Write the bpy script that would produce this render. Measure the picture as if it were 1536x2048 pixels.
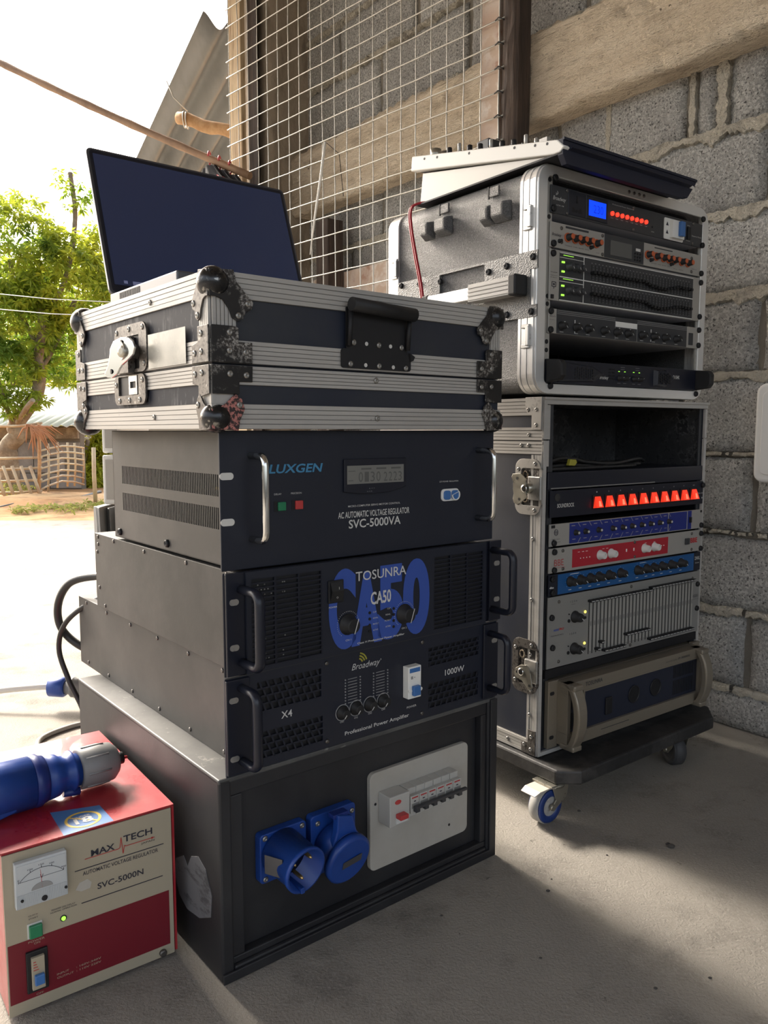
import bpy, math, random
from mathutils import Vector, Matrix
R = math.radians
random.seed(7)
sc = bpy.context.scene
for o in list(bpy.data.objects): bpy.data.objects.remove(o)
C = sc.collection

# ---------------------------------------------------------------- camera
cd = bpy.data.cameras.new('camera'); cam = bpy.data.objects.new('camera', cd); C.objects.link(cam)
cd.sensor_fit = 'VERTICAL'; cd.sensor_height = 36.0; cd.lens = 36.0 * 1583.0 / 2048.0
cd.clip_start = .02; cd.clip_end = 200
cam.location = (0, 0, .72); cam.rotation_euler = (R(90 - 5.85), 0, 0)
sc.camera = cam

# ---------------------------------------------------------------- light
w = bpy.data.worlds.new('sky'); sc.world = w; w.use_nodes = True
wn = w.node_tree.nodes; wl = w.node_tree.links; wn.clear()
sky = wn.new('ShaderNodeTexSky'); sky.sky_type = 'NISHITA'; sky.sun_disc = False
sky.sun_elevation = R(38); sky.sun_rotation = R(-42)
sky.air_density = 1.0; sky.dust_density = 7.0; sky.ozone_density = 1.0
hs = wn.new('ShaderNodeHueSaturation'); hs.inputs['Saturation'].default_value = .55
tint = wn.new('ShaderNodeMix'); tint.data_type = 'RGBA'; tint.blend_type = 'MULTIPLY'; tint.inputs['Factor'].default_value = 1
tint.inputs[7].default_value = (1.0, .97, .925, 1)
bg = wn.new('ShaderNodeBackground'); bg.inputs['Strength'].default_value = .46
wo = wn.new('ShaderNodeOutputWorld')
wl.new(sky.outputs[0], hs.inputs['Color']); wl.new(hs.outputs[0], tint.inputs[6]); wl.new(tint.outputs[2], bg.inputs[0]); wl.new(bg.outputs[0], wo.inputs[0])
sd = bpy.data.lights.new('sun', 'SUN'); sd.energy = 5.2; sd.angle = R(11); sd.color = (1.0, .92, .80)
sun = bpy.data.objects.new('sun', sd); C.objects.link(sun)
def aim(o, d): o.rotation_euler = Vector(d).to_track_quat('-Z', 'Y').to_euler()
_az = Vector((-.668, .744)); _el = R(38)
aim(sun, (-_az.x * math.cos(_el), -_az.y * math.cos(_el), -math.sin(_el)))
sc.view_settings.view_transform = 'Standard'; sc.view_settings.look = 'None'
sc.view_settings.exposure = 0.40; sc.view_settings.gamma = 1; sc.view_settings.use_curve_mapping = False

# ---------------------------------------------------------------- frames and objects
OFF = {}
class Frame:
    def __init__(s, x, y, deg): s.x, s.y, s.a = x, y, R(deg)
    def w(s, p):
        c, n = math.cos(s.a), math.sin(s.a)
        return (s.x + c * p[0] - n * p[1], s.y + n * p[0] + c * p[1], p[2])
W0 = Frame(0, 0, 0)
FS = Frame(-.2103, .9655, 39.0)      # left stack
FR = Frame(.2968, 1.45, 36.35)       # right rack
FM = Frame(-.4569, .8979, 36.5)      # red regulator
FW = Frame(.827, 1.884, 128.2 - 180) # wall: x runs towards the camera along the wall, -y into the room
FG = Frame(.317, 2.29, 133.8 - 180)  # wire mesh panel
def thing(name, label, cat, fr, o=(0, 0, 0), group=None, kind=None):
    e = bpy.data.objects.new(name, None); C.objects.link(e); e.empty_display_size = .05
    e.location = fr.w(o); e.rotation_euler = (0, 0, fr.a); OFF[e.name] = o
    e['label'] = label; e['category'] = cat
    if group: e['group'] = group
    if kind: e['kind'] = kind
    return e
def put(name, me, parent=None, loc=None, rot=None, label=None):
    o = bpy.data.objects.new(name, me); C.objects.link(o)
    f = OFF[parent.name] if parent is not None else (0, 0, 0)
    if parent is not None: o.parent = parent
    OFF[o.name] = f
    if loc is not None: o.location = (loc[0] - f[0], loc[1] - f[1], loc[2] - f[2]); OFF[o.name] = tuple(loc)
    if rot is not None: o.rotation_euler = rot
    if label: o['label'] = label
    return o
class MB:
    def __init__(s): s.v = []; s.f = []; s.sm = []
    def add(s, vs, fs, smooth=False):
        b = len(s.v); s.v += [tuple(p) for p in vs]; s.f += [tuple(b + i for i in f) for f in fs]; s.sm += [smooth] * len(fs); return s
    def box(s, x0, x1, y0, y1, z0, z1):
        if x0 > x1: x0, x1 = x1, x0
        if y0 > y1: y0, y1 = y1, y0
        if z0 > z1: z0, z1 = z1, z0
        return s.add([(x0,y0,z0),(x1,y0,z0),(x1,y1,z0),(x0,y1,z0),(x0,y0,z1),(x1,y0,z1),(x1,y1,z1),(x0,y1,z1)],
              [(0,3,2,1),(4,5,6,7),(0,1,5,4),(1,2,6,5),(2,3,7,6),(3,0,4,7)])
    def tube(s, pts, r, n=10, cap=True, smooth=True):
        P = [Vector(p) for p in pts]; rr = r if isinstance(r, (list, tuple)) else [r] * len(P)
        t0 = (P[1] - P[0]).normalized(); a = Vector((0, 0, 1)) if abs(t0.z) < .9 else Vector((1, 0, 0))
        u = t0.cross(a).normalized(); vs = []; fs = []
        for i, p in enumerate(P):
            t = (P[min(i + 1, len(P) - 1)] - P[max(i - 1, 0)])
            t = t.normalized() if t.length > 1e-9 else t0
            u = (u - t * u.dot(t)).normalized(); w_ = t.cross(u)
            for k in range(n):
                q = 2 * math.pi * k / n; vs.append(p + (u * math.cos(q) + w_ * math.sin(q)) * rr[i])
        for i in range(len(P) - 1):
            for k in range(n):
                k2 = (k + 1) % n; fs.append((i*n + k, i*n + k2, (i+1)*n + k2, (i+1)*n + k))
        b = len(s.f); s.add(vs, fs, smooth)
        if cap:
            o = len(s.v) - len(vs)
            s.f.append(tuple(o + k for k in range(n))[::-1]); s.f.append(tuple(o + (len(P)-1)*n + k for k in range(n))); s.sm += [False, False]
        return s
    def cyl(s, p0, p1, r, n=16, r1=None): return s.tube([p0, p1], [r, r if r1 is None else r1], n)
    def lathe(s, prof, p0, axis, n=24):
        """prof: list of (dist along axis, radius)"""
        ax = Vector(axis).normalized(); a = Vector((0, 0, 1)) if abs(ax.z) < .9 else Vector((1, 0, 0))
        u = ax.cross(a).normalized(); v = ax.cross(u); vs = []; m = len(prof)
        for d, q in prof:
            for k in range(n):
                t = 2 * math.pi * k / n; vs.append(Vector(p0) + ax * d + (u * math.cos(t) + v * math.sin(t)) * max(q, 1e-5))
        fs = [(i*n + k, i*n + (k+1) % n, (i+1)*n + (k+1) % n, (i+1)*n + k) for i in range(m - 1) for k in range(n)]
        s.add(vs, fs, True); o = len(s.v) - len(vs)
        s.f.append(tuple(o + k for k in range(n))[::-1]); s.f.append(tuple(o + (m-1)*n + k for k in range(n))); s.sm += [False, False]
        return s
    def prism(s, poly, axis, a, b):
        """poly 2D list; axis 'y': (x,z) extruded a..b in y; 'z': (x,y); 'x': (y,z)"""
        m = {'y': lambda p, h: (p[0], h, p[1]), 'z': lambda p, h: (p[0], p[1], h), 'x': lambda p, h: (h, p[0], p[1])}[axis]
        n = len(poly); vs = [m(p, a) for p in poly] + [m(p, b) for p in poly]
        return s.add(vs, [tuple(range(n))[::-1], tuple(range(n, 2*n))] + [(i, (i+1) % n, n + (i+1) % n, n + i) for i in range(n)])
    def sphere(s, c, r, n=14, m=8, sc_=(1, 1, 1)):
        vs = []; fs = []
        for i in range(m + 1):
            t = math.pi * i / m
            for k in range(n):
                q = 2 * math.pi * k / n
                vs.append((c[0] + r*sc_[0]*math.sin(t)*math.cos(q), c[1] + r*sc_[1]*math.sin(t)*math.sin(q), c[2] + r*sc_[2]*math.cos(t)))
        for i in range(m):
            for k in range(n): fs.append((i*n + k, (i+1)*n + k, (i+1)*n + (k+1) % n, i*n + (k+1) % n))
        return s.add(vs, fs, True)
    def mesh(s, name, mat):
        me = bpy.data.meshes.new(name); me.from_pydata(s.v, [], s.f); me.polygons.foreach_set('use_smooth', s.sm)
        me.materials.append(mat); me.update(); return me
    def build(s, name, mat, parent=None, bev=0, label=None, kind=None, seg=2, fr=None):
        me = s.mesh(name, mat)
        if parent is not None:
            f = OFF[parent.name]; me.transform(Matrix.Translation((-f[0], -f[1], -f[2])))
        me.validate()
        o = put(name, me, parent)
        if fr: o.location = fr.w((0, 0, 0)); o.rotation_euler = (0, 0, fr.a)
        if bev:
            m = o.modifiers.new('bevel', 'BEVEL'); m.width = bev; m.segments = seg; m.limit_method = 'ANGLE'; m.angle_limit = R(40)
        if label: o['label'] = label
        if kind: o['kind'] = kind
        return o
def fix_normals(o):
    import bmesh
    bm = bmesh.new(); bm.from_mesh(o.data); bmesh.ops.recalc_face_normals(bm, faces=bm.faces); bm.to_mesh(o.data); bm.free(); return o
def rrect(x0, x1, z0, z1, r, n=6):
    p = []
    for cx, cz, a0 in ((x1 - r, z0 + r, -90), (x1 - r, z1 - r, 0), (x0 + r, z1 - r, 90), (x0 + r, z0 + r, 180)):
        for k in range(n + 1):
            a = R(a0 + 90 * k / n); p.append((cx + r * math.cos(a), cz + r * math.sin(a)))
    return p
def ring(mb, outer, inner, axis, a, b):
    m = {'y': lambda p, h: (p[0], h, p[1]), 'z': lambda p, h: (p[0], p[1], h), 'x': lambda p, h: (h, p[0], p[1])}[axis]
    n = len(outer); vs = [m(p, a) for p in outer] + [m(p, a) for p in inner] + [m(p, b) for p in outer] + [m(p, b) for p in inner]; fs = []
    for i in range(n):
        j = (i + 1) % n
        fs += [(i, j, n+j, n+i), (2*n+i, 3*n+i, 3*n+j, 2*n+j), (i, 2*n+i, 2*n+j, j), (n+i, n+j, 3*n+j, 3*n+i)]
    mb.add(vs, fs); return mb
def plate(mb, x0, x1, z0, z1, y0, y1, holes):
    """a plate with rectangular holes cut right through"""
    xs = sorted({x0, x1} | {h[0] for h in holes} | {h[1] for h in holes}); zs = sorted({z0, z1} | {h[2] for h in holes} | {h[3] for h in holes})
    xs = [x for x in xs if x0 <= x <= x1]; zs = [z for z in zs if z0 <= z <= z1]
    for j in range(len(zs) - 1):
        zc = (zs[j] + zs[j+1]) / 2; st = None
        for i in range(len(xs) - 1):
            xc = (xs[i] + xs[i+1]) / 2
            hole = any(h[0] < xc < h[1] and h[2] < zc < h[3] for h in holes)
            if not hole and st is None: st = xs[i]
            if hole and st is not None: mb.box(st, xs[i], y0, y1, zs[j], zs[j+1]); st = None
        if st is not None: mb.box(st, xs[-1], y0, y1, zs[j], zs[j+1])
    return mb
def spline(pts, n=8):
    P = [Vector(p) for p in pts]; P = [P[0] * 2 - P[1]] + P + [P[-1] * 2 - P[-2]]; out = []
    for i in range(1, len(P) - 2):
        for k in range(n):
            t = k / n; a, b, c, d = P[i-1], P[i], P[i+1], P[i+2]
            out.append(.5 * ((2*b) + (-a + c)*t + (2*a - 5*b + 4*c - d)*t*t + (-a + 3*b - 3*c + d)*t*t*t))
    out.append(P[-2]); return out
_tc = {}
def glyphs(s, bold=0):
    k = (s, bold)
    if k in _tc: return _tc[k]
    cu = bpy.data.curves.new('t', 'FONT'); cu.body = s; cu.resolution_u = 8 if bold > .05 else 3; cu.offset = bold
    ob = bpy.data.objects.new('t', cu); C.objects.link(ob)
    dg = bpy.context.evaluated_depsgraph_get(); dg.update()
    me = bpy.data.meshes.new_from_object(ob.evaluated_get(dg))
    v = [tuple(q.co) for q in me.vertices]; f = [tuple(p.vertices) for p in me.polygons]
    bpy.data.objects.remove(ob); bpy.data.curves.remove(cu); bpy.data.meshes.remove(me)
    x0 = min(p[0] for p in v); x1 = max(p[0] for p in v); y0 = min(p[1] for p in v); y1 = max(p[1] for p in v)
    _tc[k] = ([((p[0]-x0)/(x1-x0), (p[1]-y0)/(y1-y0)) for p in v], f); return _tc[k]
def text(mb, s, x0, x1, z0, z1, y=-.0004, bold=0, shear=0, plane='y', rise=0):
    """print fitted in a rectangle; plane 'y': front; 'z': on top"""
    v, f = glyphs(s, bold)
    q = []
    for a, b in v:
        X = x0 + a * (x1 - x0) + shear * (b - .5) * (z1 - z0); Z = z0 + b * (z1 - z0) + rise * a
        q.append((X, y, Z) if plane == 'y' else (X, Z, y))
    mb.add(q, f); return mb

# ---------------------------------------------------------------- materials
def mat(name, col, rough=.5, metal=0, var=None, bump=None, emit=None, spec=.5, coat=0, trans=0, rnd=0, alpha=None, bump2=None, rvar=None, mask=None):
    m = bpy.data.materials.new(name); m.use_nodes = True; N = m.node_tree.nodes; L = m.node_tree.links
    b = N['Principled BSDF']; b.inputs['Base Color'].default_value = (*col, 1); b.inputs['Roughness'].default_value = rough
    b.inputs['Metallic'].default_value = metal; b.inputs['Specular IOR Level'].default_value = spec; b.inputs['Coat Weight'].default_value = coat
    m.diffuse_color = (*col, 1)
    if emit: b.inputs['Emission Color'].default_value = (*emit[0], 1); b.inputs['Emission Strength'].default_value = emit[1]
    tc = N.new('ShaderNodeTexCoord'); vec = tc.outputs['Object']
    if rnd:
        oi = N.new('ShaderNodeObjectInfo'); va = N.new('ShaderNodeVectorMath'); va.operation = 'MULTIPLY_ADD'
        cb = N.new('ShaderNodeCombineXYZ')
        for i in range(3): L.new(oi.outputs['Random'], cb.inputs[i])
        va.inputs[1].default_value = (37, 23, 51); L.new(cb.outputs[0], va.inputs[0]); L.new(vec, va.inputs[2]); vec = va.outputs[0]
    def noise(scale, detail=4, rg=.6, stretch=None):
        t = N.new('ShaderNodeTexNoise'); t.inputs['Scale'].default_value = scale; t.inputs['Detail'].default_value = detail; t.inputs['Roughness'].default_value = rg
        v_ = vec
        if stretch:
            mp = N.new('ShaderNodeMapping'); mp.inputs['Scale'].default_value = stretch; L.new(vec, mp.inputs[0]); v_ = mp.outputs[0]
        L.new(v_, t.inputs['Vector']); return t.outputs['Fac']
    src = None
    for vv in (var or []):
        c2, scale, lo, hi = vv[:4]; st = vv[4] if len(vv) > 4 else None
        cr = N.new('ShaderNodeValToRGB'); cr.color_ramp.elements[0].position = lo; cr.color_ramp.elements[1].position = hi
        L.new(noise(scale, 6, .65, st), cr.inputs[0])
        mx = N.new('ShaderNodeMix'); mx.data_type = 'RGBA'; L.new(cr.outputs[0], mx.inputs['Factor'])
        if src is None: mx.inputs[6].default_value = (*col, 1)
        else: L.new(src, mx.inputs[6])
        mx.inputs[7].default_value = (*c2, 1); src = mx.outputs[2]
    if rnd:
        oi2 = N.new('ShaderNodeObjectInfo'); mr = N.new('ShaderNodeMapRange'); mr.inputs[3].default_value = 1 - rnd; mr.inputs[4].default_value = 1 + rnd
        L.new(oi2.outputs['Random'], mr.inputs[0]); mx = N.new('ShaderNodeMix'); mx.data_type = 'RGBA'; mx.blend_type = 'MULTIPLY'; mx.inputs['Factor'].default_value = 1
        if src is None: mx.inputs[6].default_value = (*col, 1)
        else: L.new(src, mx.inputs[6])
        L.new(mr.outputs[0], mx.inputs[7]); src = mx.outputs[2]
    if src is not None: L.new(src, b.inputs['Base Color'])
    if rvar:
        mr = N.new('ShaderNodeMapRange'); mr.inputs[3].default_value = rvar[1]; mr.inputs[4].default_value = rvar[2]; mr.inputs[1].default_value = .3; mr.inputs[2].default_value = .7
        L.new(noise(rvar[0], 5), mr.inputs[0]); L.new(mr.outputs[0], b.inputs['Roughness'])
    prev = None
    for bb in (bump, bump2):
        if not bb: continue
        bp = N.new('ShaderNodeBump'); bp.inputs['Strength'].default_value = bb[1]; bp.inputs['Distance'].default_value = bb[2]
        if len(bb) > 3 and bb[3] == 'vor':
            t = N.new('ShaderNodeTexVoronoi'); t.inputs['Scale'].default_value = bb[0]; L.new(vec, t.inputs['Vector']); L.new(t.outputs['Distance'], bp.inputs['Height'])
        else: L.new(noise(bb[0], 5, .65, bb[3] if len(bb) > 3 else None), bp.inputs['Height'])
        if prev: L.new(prev, bp.inputs['Normal'])
        prev = bp.outputs[0]
    if prev: L.new(prev, b.inputs['Normal'])
    if trans:
        t = N.new('ShaderNodeBsdfTranslucent'); ms = N.new('ShaderNodeMixShader'); ms.inputs[0].default_value = trans
        if src is not None: L.new(src, t.inputs[0])
        else: t.inputs[0].default_value = (*col, 1)
        L.new(b.outputs[0], ms.inputs[1]); L.new(t.outputs[0], ms.inputs[2]); L.new(ms.outputs[0], N['Material Output'].inputs[0])
    return m
K = {}
K['floor'] = mat('floor concrete', (.26, .238, .210), .85, var=[((.34,.315,.275), 1.3, .4, .65), ((.17,.157,.14), 7, .52, .72), ((.33,.305,.27), 190, .5, .7), ((.10,.09,.08), 40, .66, .72)], bump=(230, .9, .003), bump2=(70, .35, .004), spec=.3)
K['dirt'] = mat('dirt', (.42, .22, .09), .95, var=[((.55,.36,.18), .9, .45, .6), ((.20,.11,.05), 5, .5, .7)], bump=(30, .6, .02))
K['grass'] = mat('grass', (.34, .36, .10), .8, trans=.4)
K['block'] = mat('block', (.50, .49, .465), .92, rnd=.10, var=[((.74,.725,.69), 150, .48, .56), ((.38,.37,.355), 3.0, .5, .75), ((.13,.125,.12), 190, .57, .62)], bump=(150, 1.0, .016), bump2=(50, .8, .010), spec=.2)
K['mortar'] = mat('mortar', (.64, .59, .50), .95, var=[((.60,.55,.45), 40, .4, .65), ((.30,.275,.235), 16, .5, .7)], bump=(110, 1.0, .016), bump2=(35, .9, .014), spec=.15)
K['joint'] = mat('joint core', (.20, .18, .15), .95, bump=(60, 1, .006), spec=.15)
K['beam'] = mat('beam', (.70, .585, .44), .93, var=[((.80,.69,.54), 5, .4, .65, (1, 1, 4)), ((.48,.39,.285), 14, .5, .72, (.6, 1, 2)), ((.14,.11,.08), 70, .66, .72)], bump=(80, 1.0, .010), bump2=(14, 1.0, .022, (.7, 1, 5)), spec=.2)
K['column'] = mat('column', (.33, .275, .215), .93, var=[((.42,.355,.28), 4, .4, .7, (2, 2, .6)), ((.17,.14,.11), 9, .5, .72, (2, 2, .5))], bump=(70, .5, .005), spec=.2)
K['wood'] = mat('board', (.62, .48, .30), .8, var=[((.62,.47,.30), 12, .4, .65, (3, 3, .25)), ((.30,.18,.09), 25, .52, .7, (4, 4, .2))], bump=(50, .4, .003, (4, 4, .2)))
K['darkwood'] = mat('dark wood', (.060, .042, .034), .75, var=[((.11,.075,.055), 14, .45, .7, (4, 4, .3)), ((.03,.02,.015), 20, .5, .7, (5, 5, .3))], bump=(40, .6, .004, (4, 4, .2)))
K['paintwood'] = mat('whitewashed board', (.55, .42, .33), .85, var=[((.72,.66,.60), 20, .45, .6), ((.40,.24,.17), 10, .5, .65)], bump=(40, .4, .003))
K['log'] = mat('log', (.42, .23, .10), .8, var=[((.55,.35,.18), 20, .4, .65)], bump=(30, .6, .004))
K['bamboo'] = mat('bamboo', (.36, .22, .13), .6, var=[((.25,.15,.09), 9, .45, .65)], bump=(30, .3, .002))
K['dryb'] = mat('dry bamboo', (.52, .43, .28), .7, var=[((.40,.25,.14), 3, .45, .65)])
K['wire'] = mat('galvanised wire', (.62, .60, .54), .38, .6, bump=(300, .3, .0005))
K['tin'] = mat('roof tin', (.20, .205, .20), .6, .2, var=[((.15,.15,.14), 3, .4, .7, (4, .6, 1)), ((.25,.25,.235), 1.5, .4, .7)])
K['whiteroof'] = mat('white roof', (.80, .80, .78), .5, .1)
K['shed'] = mat('shed block', (.20, .185, .17), .95, rnd=.12, var=[((.28,.26,.24), 6, .4, .65)])
K['leaf'] = mat('leaf', (.22, .34, .04), .5, trans=.6, var=[((.50,.52,.05), .9, .42, .6), ((.12,.22,.04), 2.0, .5, .68)])
K['leafy'] = mat('young leaf', (.48, .55, .05), .5, trans=.55, var=[((.48,.48,.06), 1.2, .4, .6)])
K['bark'] = mat('bark', (.20, .15, .10), .9, var=[((.34,.28,.20), 8, .45, .65)], bump=(20, .8, .02))
K['dead'] = mat('dead frond', (.42, .20, .10), .8)
K['panel'] = mat('black panel', (.011, .014, .026), .42, bump=(700, .15, .0003), rvar=(14, .36, .55))
K['panel2'] = mat('black satin', (.009, .011, .021), .35)
K['black'] = mat('black', (.008, .008, .010), .55)
K['rubber'] = mat('black rubber', (.012, .012, .013), .6)
K['sheet'] = mat('satin steel side', (.046, .045, .043), .50, .0, spec=.32, var=[((.085,.08,.075), 3, .4, .65)], rvar=(5, .46, .56), bump=(500, .08, .0004))
K['sheet2'] = mat('scuffed steel side', (.040, .039, .037), .52, .0, spec=.30, var=[((.20,.19,.18), 30, .68, .74), ((.08,.075,.07), 3, .4, .65)], rvar=(7, .46, .58), bump=(45, .25, .001), bump2=(500, .08, .0004))
K['ply'] = mat('black painted box', (.016, .016, .019), .5, var=[((.028,.028,.030), 6, .45, .7), ((.07,.07,.07), 60, .70, .76)], bump=(200, .2, .0006), rvar=(6, .42, .6))
K['plytop'] = mat('scuffed sunlit box top', (.06, .06, .06), .55, var=[((.11,.11,.105), 8, .4, .65), ((.22,.215,.20), 45, .62, .7)], bump=(200, .2, .0006))  # paler than the sides: scuffs, plus light on the top put into the colour
K['bare'] = mat('scraped wood patch', (.13, .13, .14), .8, var=[((.06,.06,.065), 60, .5, .62, (3, .4, 1))])
K['lam'] = mat('black laminate', (.018, .023, .040), .38, var=[((.03,.034,.043), 8, .4, .7)], rvar=(10, .34, .5))
K['lamw'] = mat('scratched laminate', (.016, .019, .030), .6, spec=.2, var=[((.22,.22,.23), 30, .56, .72, (1, 1, .22)), ((.14,.14,.15), 120, .58, .68, (1, 1, .3))], bump=(100, .1, .0005))
K['alu'] = mat('aluminium profile', (.47, .455, .43), .5, .15, var=[((.39,.375,.35), 6, .45, .7, (.4, .4, 4)), ((.24,.22,.20), 60, .69, .73)], bump=(200, .06, .0004), rvar=(8, .36, .52))
K['alur'] = mat('profile groove', (.20, .19, .175), .6, .2)
K['pit'] = mat('worn pitted steel', (.060, .052, .048), .45, .5, var=[((.42,.40,.37), 300, .48, .60), ((.03,.028,.027), 18, .45, .55)], bump=(260, .4, .0006))
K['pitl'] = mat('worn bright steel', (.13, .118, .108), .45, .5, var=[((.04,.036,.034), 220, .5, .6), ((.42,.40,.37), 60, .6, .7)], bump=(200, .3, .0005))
K['dome'] = mat('worn steel ball', (.05, .05, .052), .25, .85, var=[((.30,.29,.27), 90, .58, .64)], rvar=(12, .15, .4))
K['chrome'] = mat('chrome', (.70, .70, .68), .16, 1.0)
K['zinc'] = mat('zinc plate', (.52, .51, .49), .36, .8, var=[((.30,.29,.28), 70, .55, .68)], bump=(150, .15, .0004))
K['rivet'] = mat('rivet', (.34, .33, .31), .35, .8)
K['screw'] = mat('screw', (.16, .15, .14), .4, .8)
K['screen'] = mat('laptop screen', (.010, .012, .028), .12, emit=((.028, .040, .090), .28), spec=.6)
K['bar_s'] = mat('screen taskbar', (.03, .035, .06), .2, emit=((.12, .13, .22), .6))
K['lapgrey'] = mat('laptop grey', (.12, .12, .13), .4, .6)
K['navy'] = mat('navy front', (.006, .009, .026), .55)
K['chs'] = mat('bare steel chassis', (.50, .50, .52), .45, .3)
K['white'] = mat('white print', (.62, .62, .60), .6)
K['whitep'] = mat('white plastic', (.84, .83, .79), .4)
K['grayp'] = mat('grey print', (.28, .28, .28), .6)
K['dprint'] = mat('dark print', (.02, .02, .035), .6)
K['rprint'] = mat('red print', (.45, .03, .03), .6)
K['cyan'] = mat('blue lettering', (.06, .25, .45), .5)
K['cablue'] = mat('big blue print', (.035, .085, .38), .5)
K['yel'] = mat('yellow print', (.35, .32, .04), .5)
K['lcd'] = mat('grey lcd', (.20, .20, .185), .3)
K['lcdd'] = mat('lcd digits', (.11, .11, .105), .4)
K['green'] = mat('green button', (.02, .20, .09), .35)
K['red'] = mat('red button', (.50, .05, .05), .35)
K['blue'] = mat('blue plastic', (.010, .048, .25), .38, var=[((.013,.062,.31), 10, .4, .65)])
K['blued'] = mat('deep blue plastic', (.010, .028, .17), .38)
K['bluesw'] = mat('blue rocker', (.05, .16, .42), .35)
K['cream'] = mat('off white board', (.44, .42, .38), .6, var=[((.39,.365,.32), 8, .45, .7), ((.12,.11,.10), 160, .74, .77)], bump=(150, .2, .0005))
K['brk'] = mat('breaker grey', (.46, .45, .42), .45)
K['gold'] = mat('brass pin', (.60, .42, .18), .3, .9)
K['mtface'] = mat('beige faceplate', (.38, .335, .25), .45)
K['mtred'] = mat('red enamel', (.36, .018, .028), .30, coat=.4, var=[((.45,.05,.05), 18, .5, .72)], rvar=(14, .22, .42))
K['mtband'] = mat('crimson print', (.16, .006, .016), .45)
K['sticker'] = mat('blue sticker', (.08, .20, .46), .35)
K['stky'] = mat('sticker yellow', (.75, .52, .08), .4)
K['meter'] = mat('meter face', (.50, .53, .55), .25)
K['ledg'] = mat('green led', (.1, .5, .05), .3, emit=((.42, 1, .08), 1.0))
K['leddk'] = mat('led off', (.03, .03, .03), .3)
K['ledr'] = mat('red led', (.6, .02, .01), .3, emit=((1, .05, .025), 1.1))
K['ledy'] = mat('yellow led', (.6, .5, .05), .3, emit=((1, .8, .10), 2.0))
K['redsw'] = mat('glowing red rocker', (.7, .03, .01), .3, emit=((1, .05, .02), .55))
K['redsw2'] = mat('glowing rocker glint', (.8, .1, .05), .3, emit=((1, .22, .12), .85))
K['bluelcd'] = mat('blue lit display', (.0, .02, .6), .3, emit=((.0, .05, 1.0), 1.0))
K['bluelcd2'] = mat('display digits', (.0, .01, .2), .3, emit=((.0, .02, .45), .8))
K['tex'] = mat('textured black plastic', (.12, .122, .126), .30, bump=(800, 1.0, .0016, 'vor'), bump2=(350, .6, .0012), var=[((.22,.22,.225), 420, .52, .60), ((.06,.06,.063), 400, .55, .62)], spec=.6)
K['texp'] = mat('textured steel plate', (.17, .168, .164), .34, .3, bump=(420, .6, .001, 'vor'))
K['silver'] = mat('silver faceplate', (.43, .415, .385), .4, .35)
K['silverd'] = mat('grey faceplate', (.27, .265, .25), .42, .2)
K['graf'] = mat('graphite faceplate', (.035, .037, .042), .42)
K['navyp'] = mat('navy print', (.012, .025, .20), .45)
K['redp'] = mat('red printed panel', (.42, .015, .03), .42)
K['bluep'] = mat('blue anodised panel', (.012, .10, .30), .38, .2)
K['rim'] = mat('bright silver rim', (.80, .79, .77), .32, .45, bump=(200, .05, .0003))
K['beige'] = mat('champagne metal', (.27, .235, .185), .36, .45)
K['darkblue'] = mat('dark inset', (.012, .016, .032), .45)
K['orange'] = mat('orange ring', (.55, .12, .04), .4)
K['foil'] = mat('dark case lining', (.045, .045, .047), .4, rvar=(60, .2, .5), var=[((.14,.14,.14), 28, .50, .53), ((.02,.02,.022), 28, .53, .56), ((.03,.03,.032), 4, .45, .6)], bump=(55, .4, .001, 'vor'))
K['dolly'] = mat('dark plank', (.018, .018, .019), .55, var=[((.05,.047,.045), 12, .45, .65), ((.012,.012,.013), 30, .5, .62)], bump=(60, .4, .002))
K['wheelb'] = mat('blue wheel', (.012, .035, .16), .4)
K['wheelg'] = mat('scuffed tread', (.36, .35, .33), .7, var=[((.22,.22,.23), 30, .45, .65)])
K['wheeld'] = mat('grey wheel', (.045, .045, .048), .6)
K['steel'] = mat('plated steel', (.42, .40, .34), .32, .85, rvar=(30, .22, .45))
K['pedal'] = mat('pedal steel', (.62, .58, .52), .5, .3)
K['rcable'] = mat('red cable', (.33, .01, .02), .35)
K['bcable'] = mat('black cable', (.018, .018, .019), .45)
K['wcable'] = mat('white cable', (.62, .60, .56), .5)
K['gcable'] = mat('grey cable', (.30, .29, .26), .5)
K['greyp'] = mat('grey plastic', (.20, .20, .20), .45)
K['spk'] = mat('speaker grille', (.36, .34, .31), .6, bump=(150, .4, .002))
K['spkw'] = mat('speaker rim', (.66, .65, .62), .45)
K['spkd'] = mat('speaker wedge', (.11, .115, .12), .5)
K['pink'] = mat('pink hanger', (.62, .10, .12), .4)
K['cloth'] = mat('grey cloth', (.075, .075, .085), .9)
K['cloth2'] = mat('black cloth', (.02, .02, .025), .9)
K['stone'] = mat('pebble', (.06, .055, .05), .9)
K['plast'] = mat('roof lining', (.30, .26, .22), .8)
K['tape'] = mat('clear tape', (.24, .24, .22), .3, var=[((.40,.39,.35), 12, .45, .65)], rvar=(20, .1, .35))
K['patch'] = mat('rust paint flecks', (.05, .035, .035), .45, .3, var=[((.55,.22,.19), 230, .47, .55)], bump=(230, .4, .0006))

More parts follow.
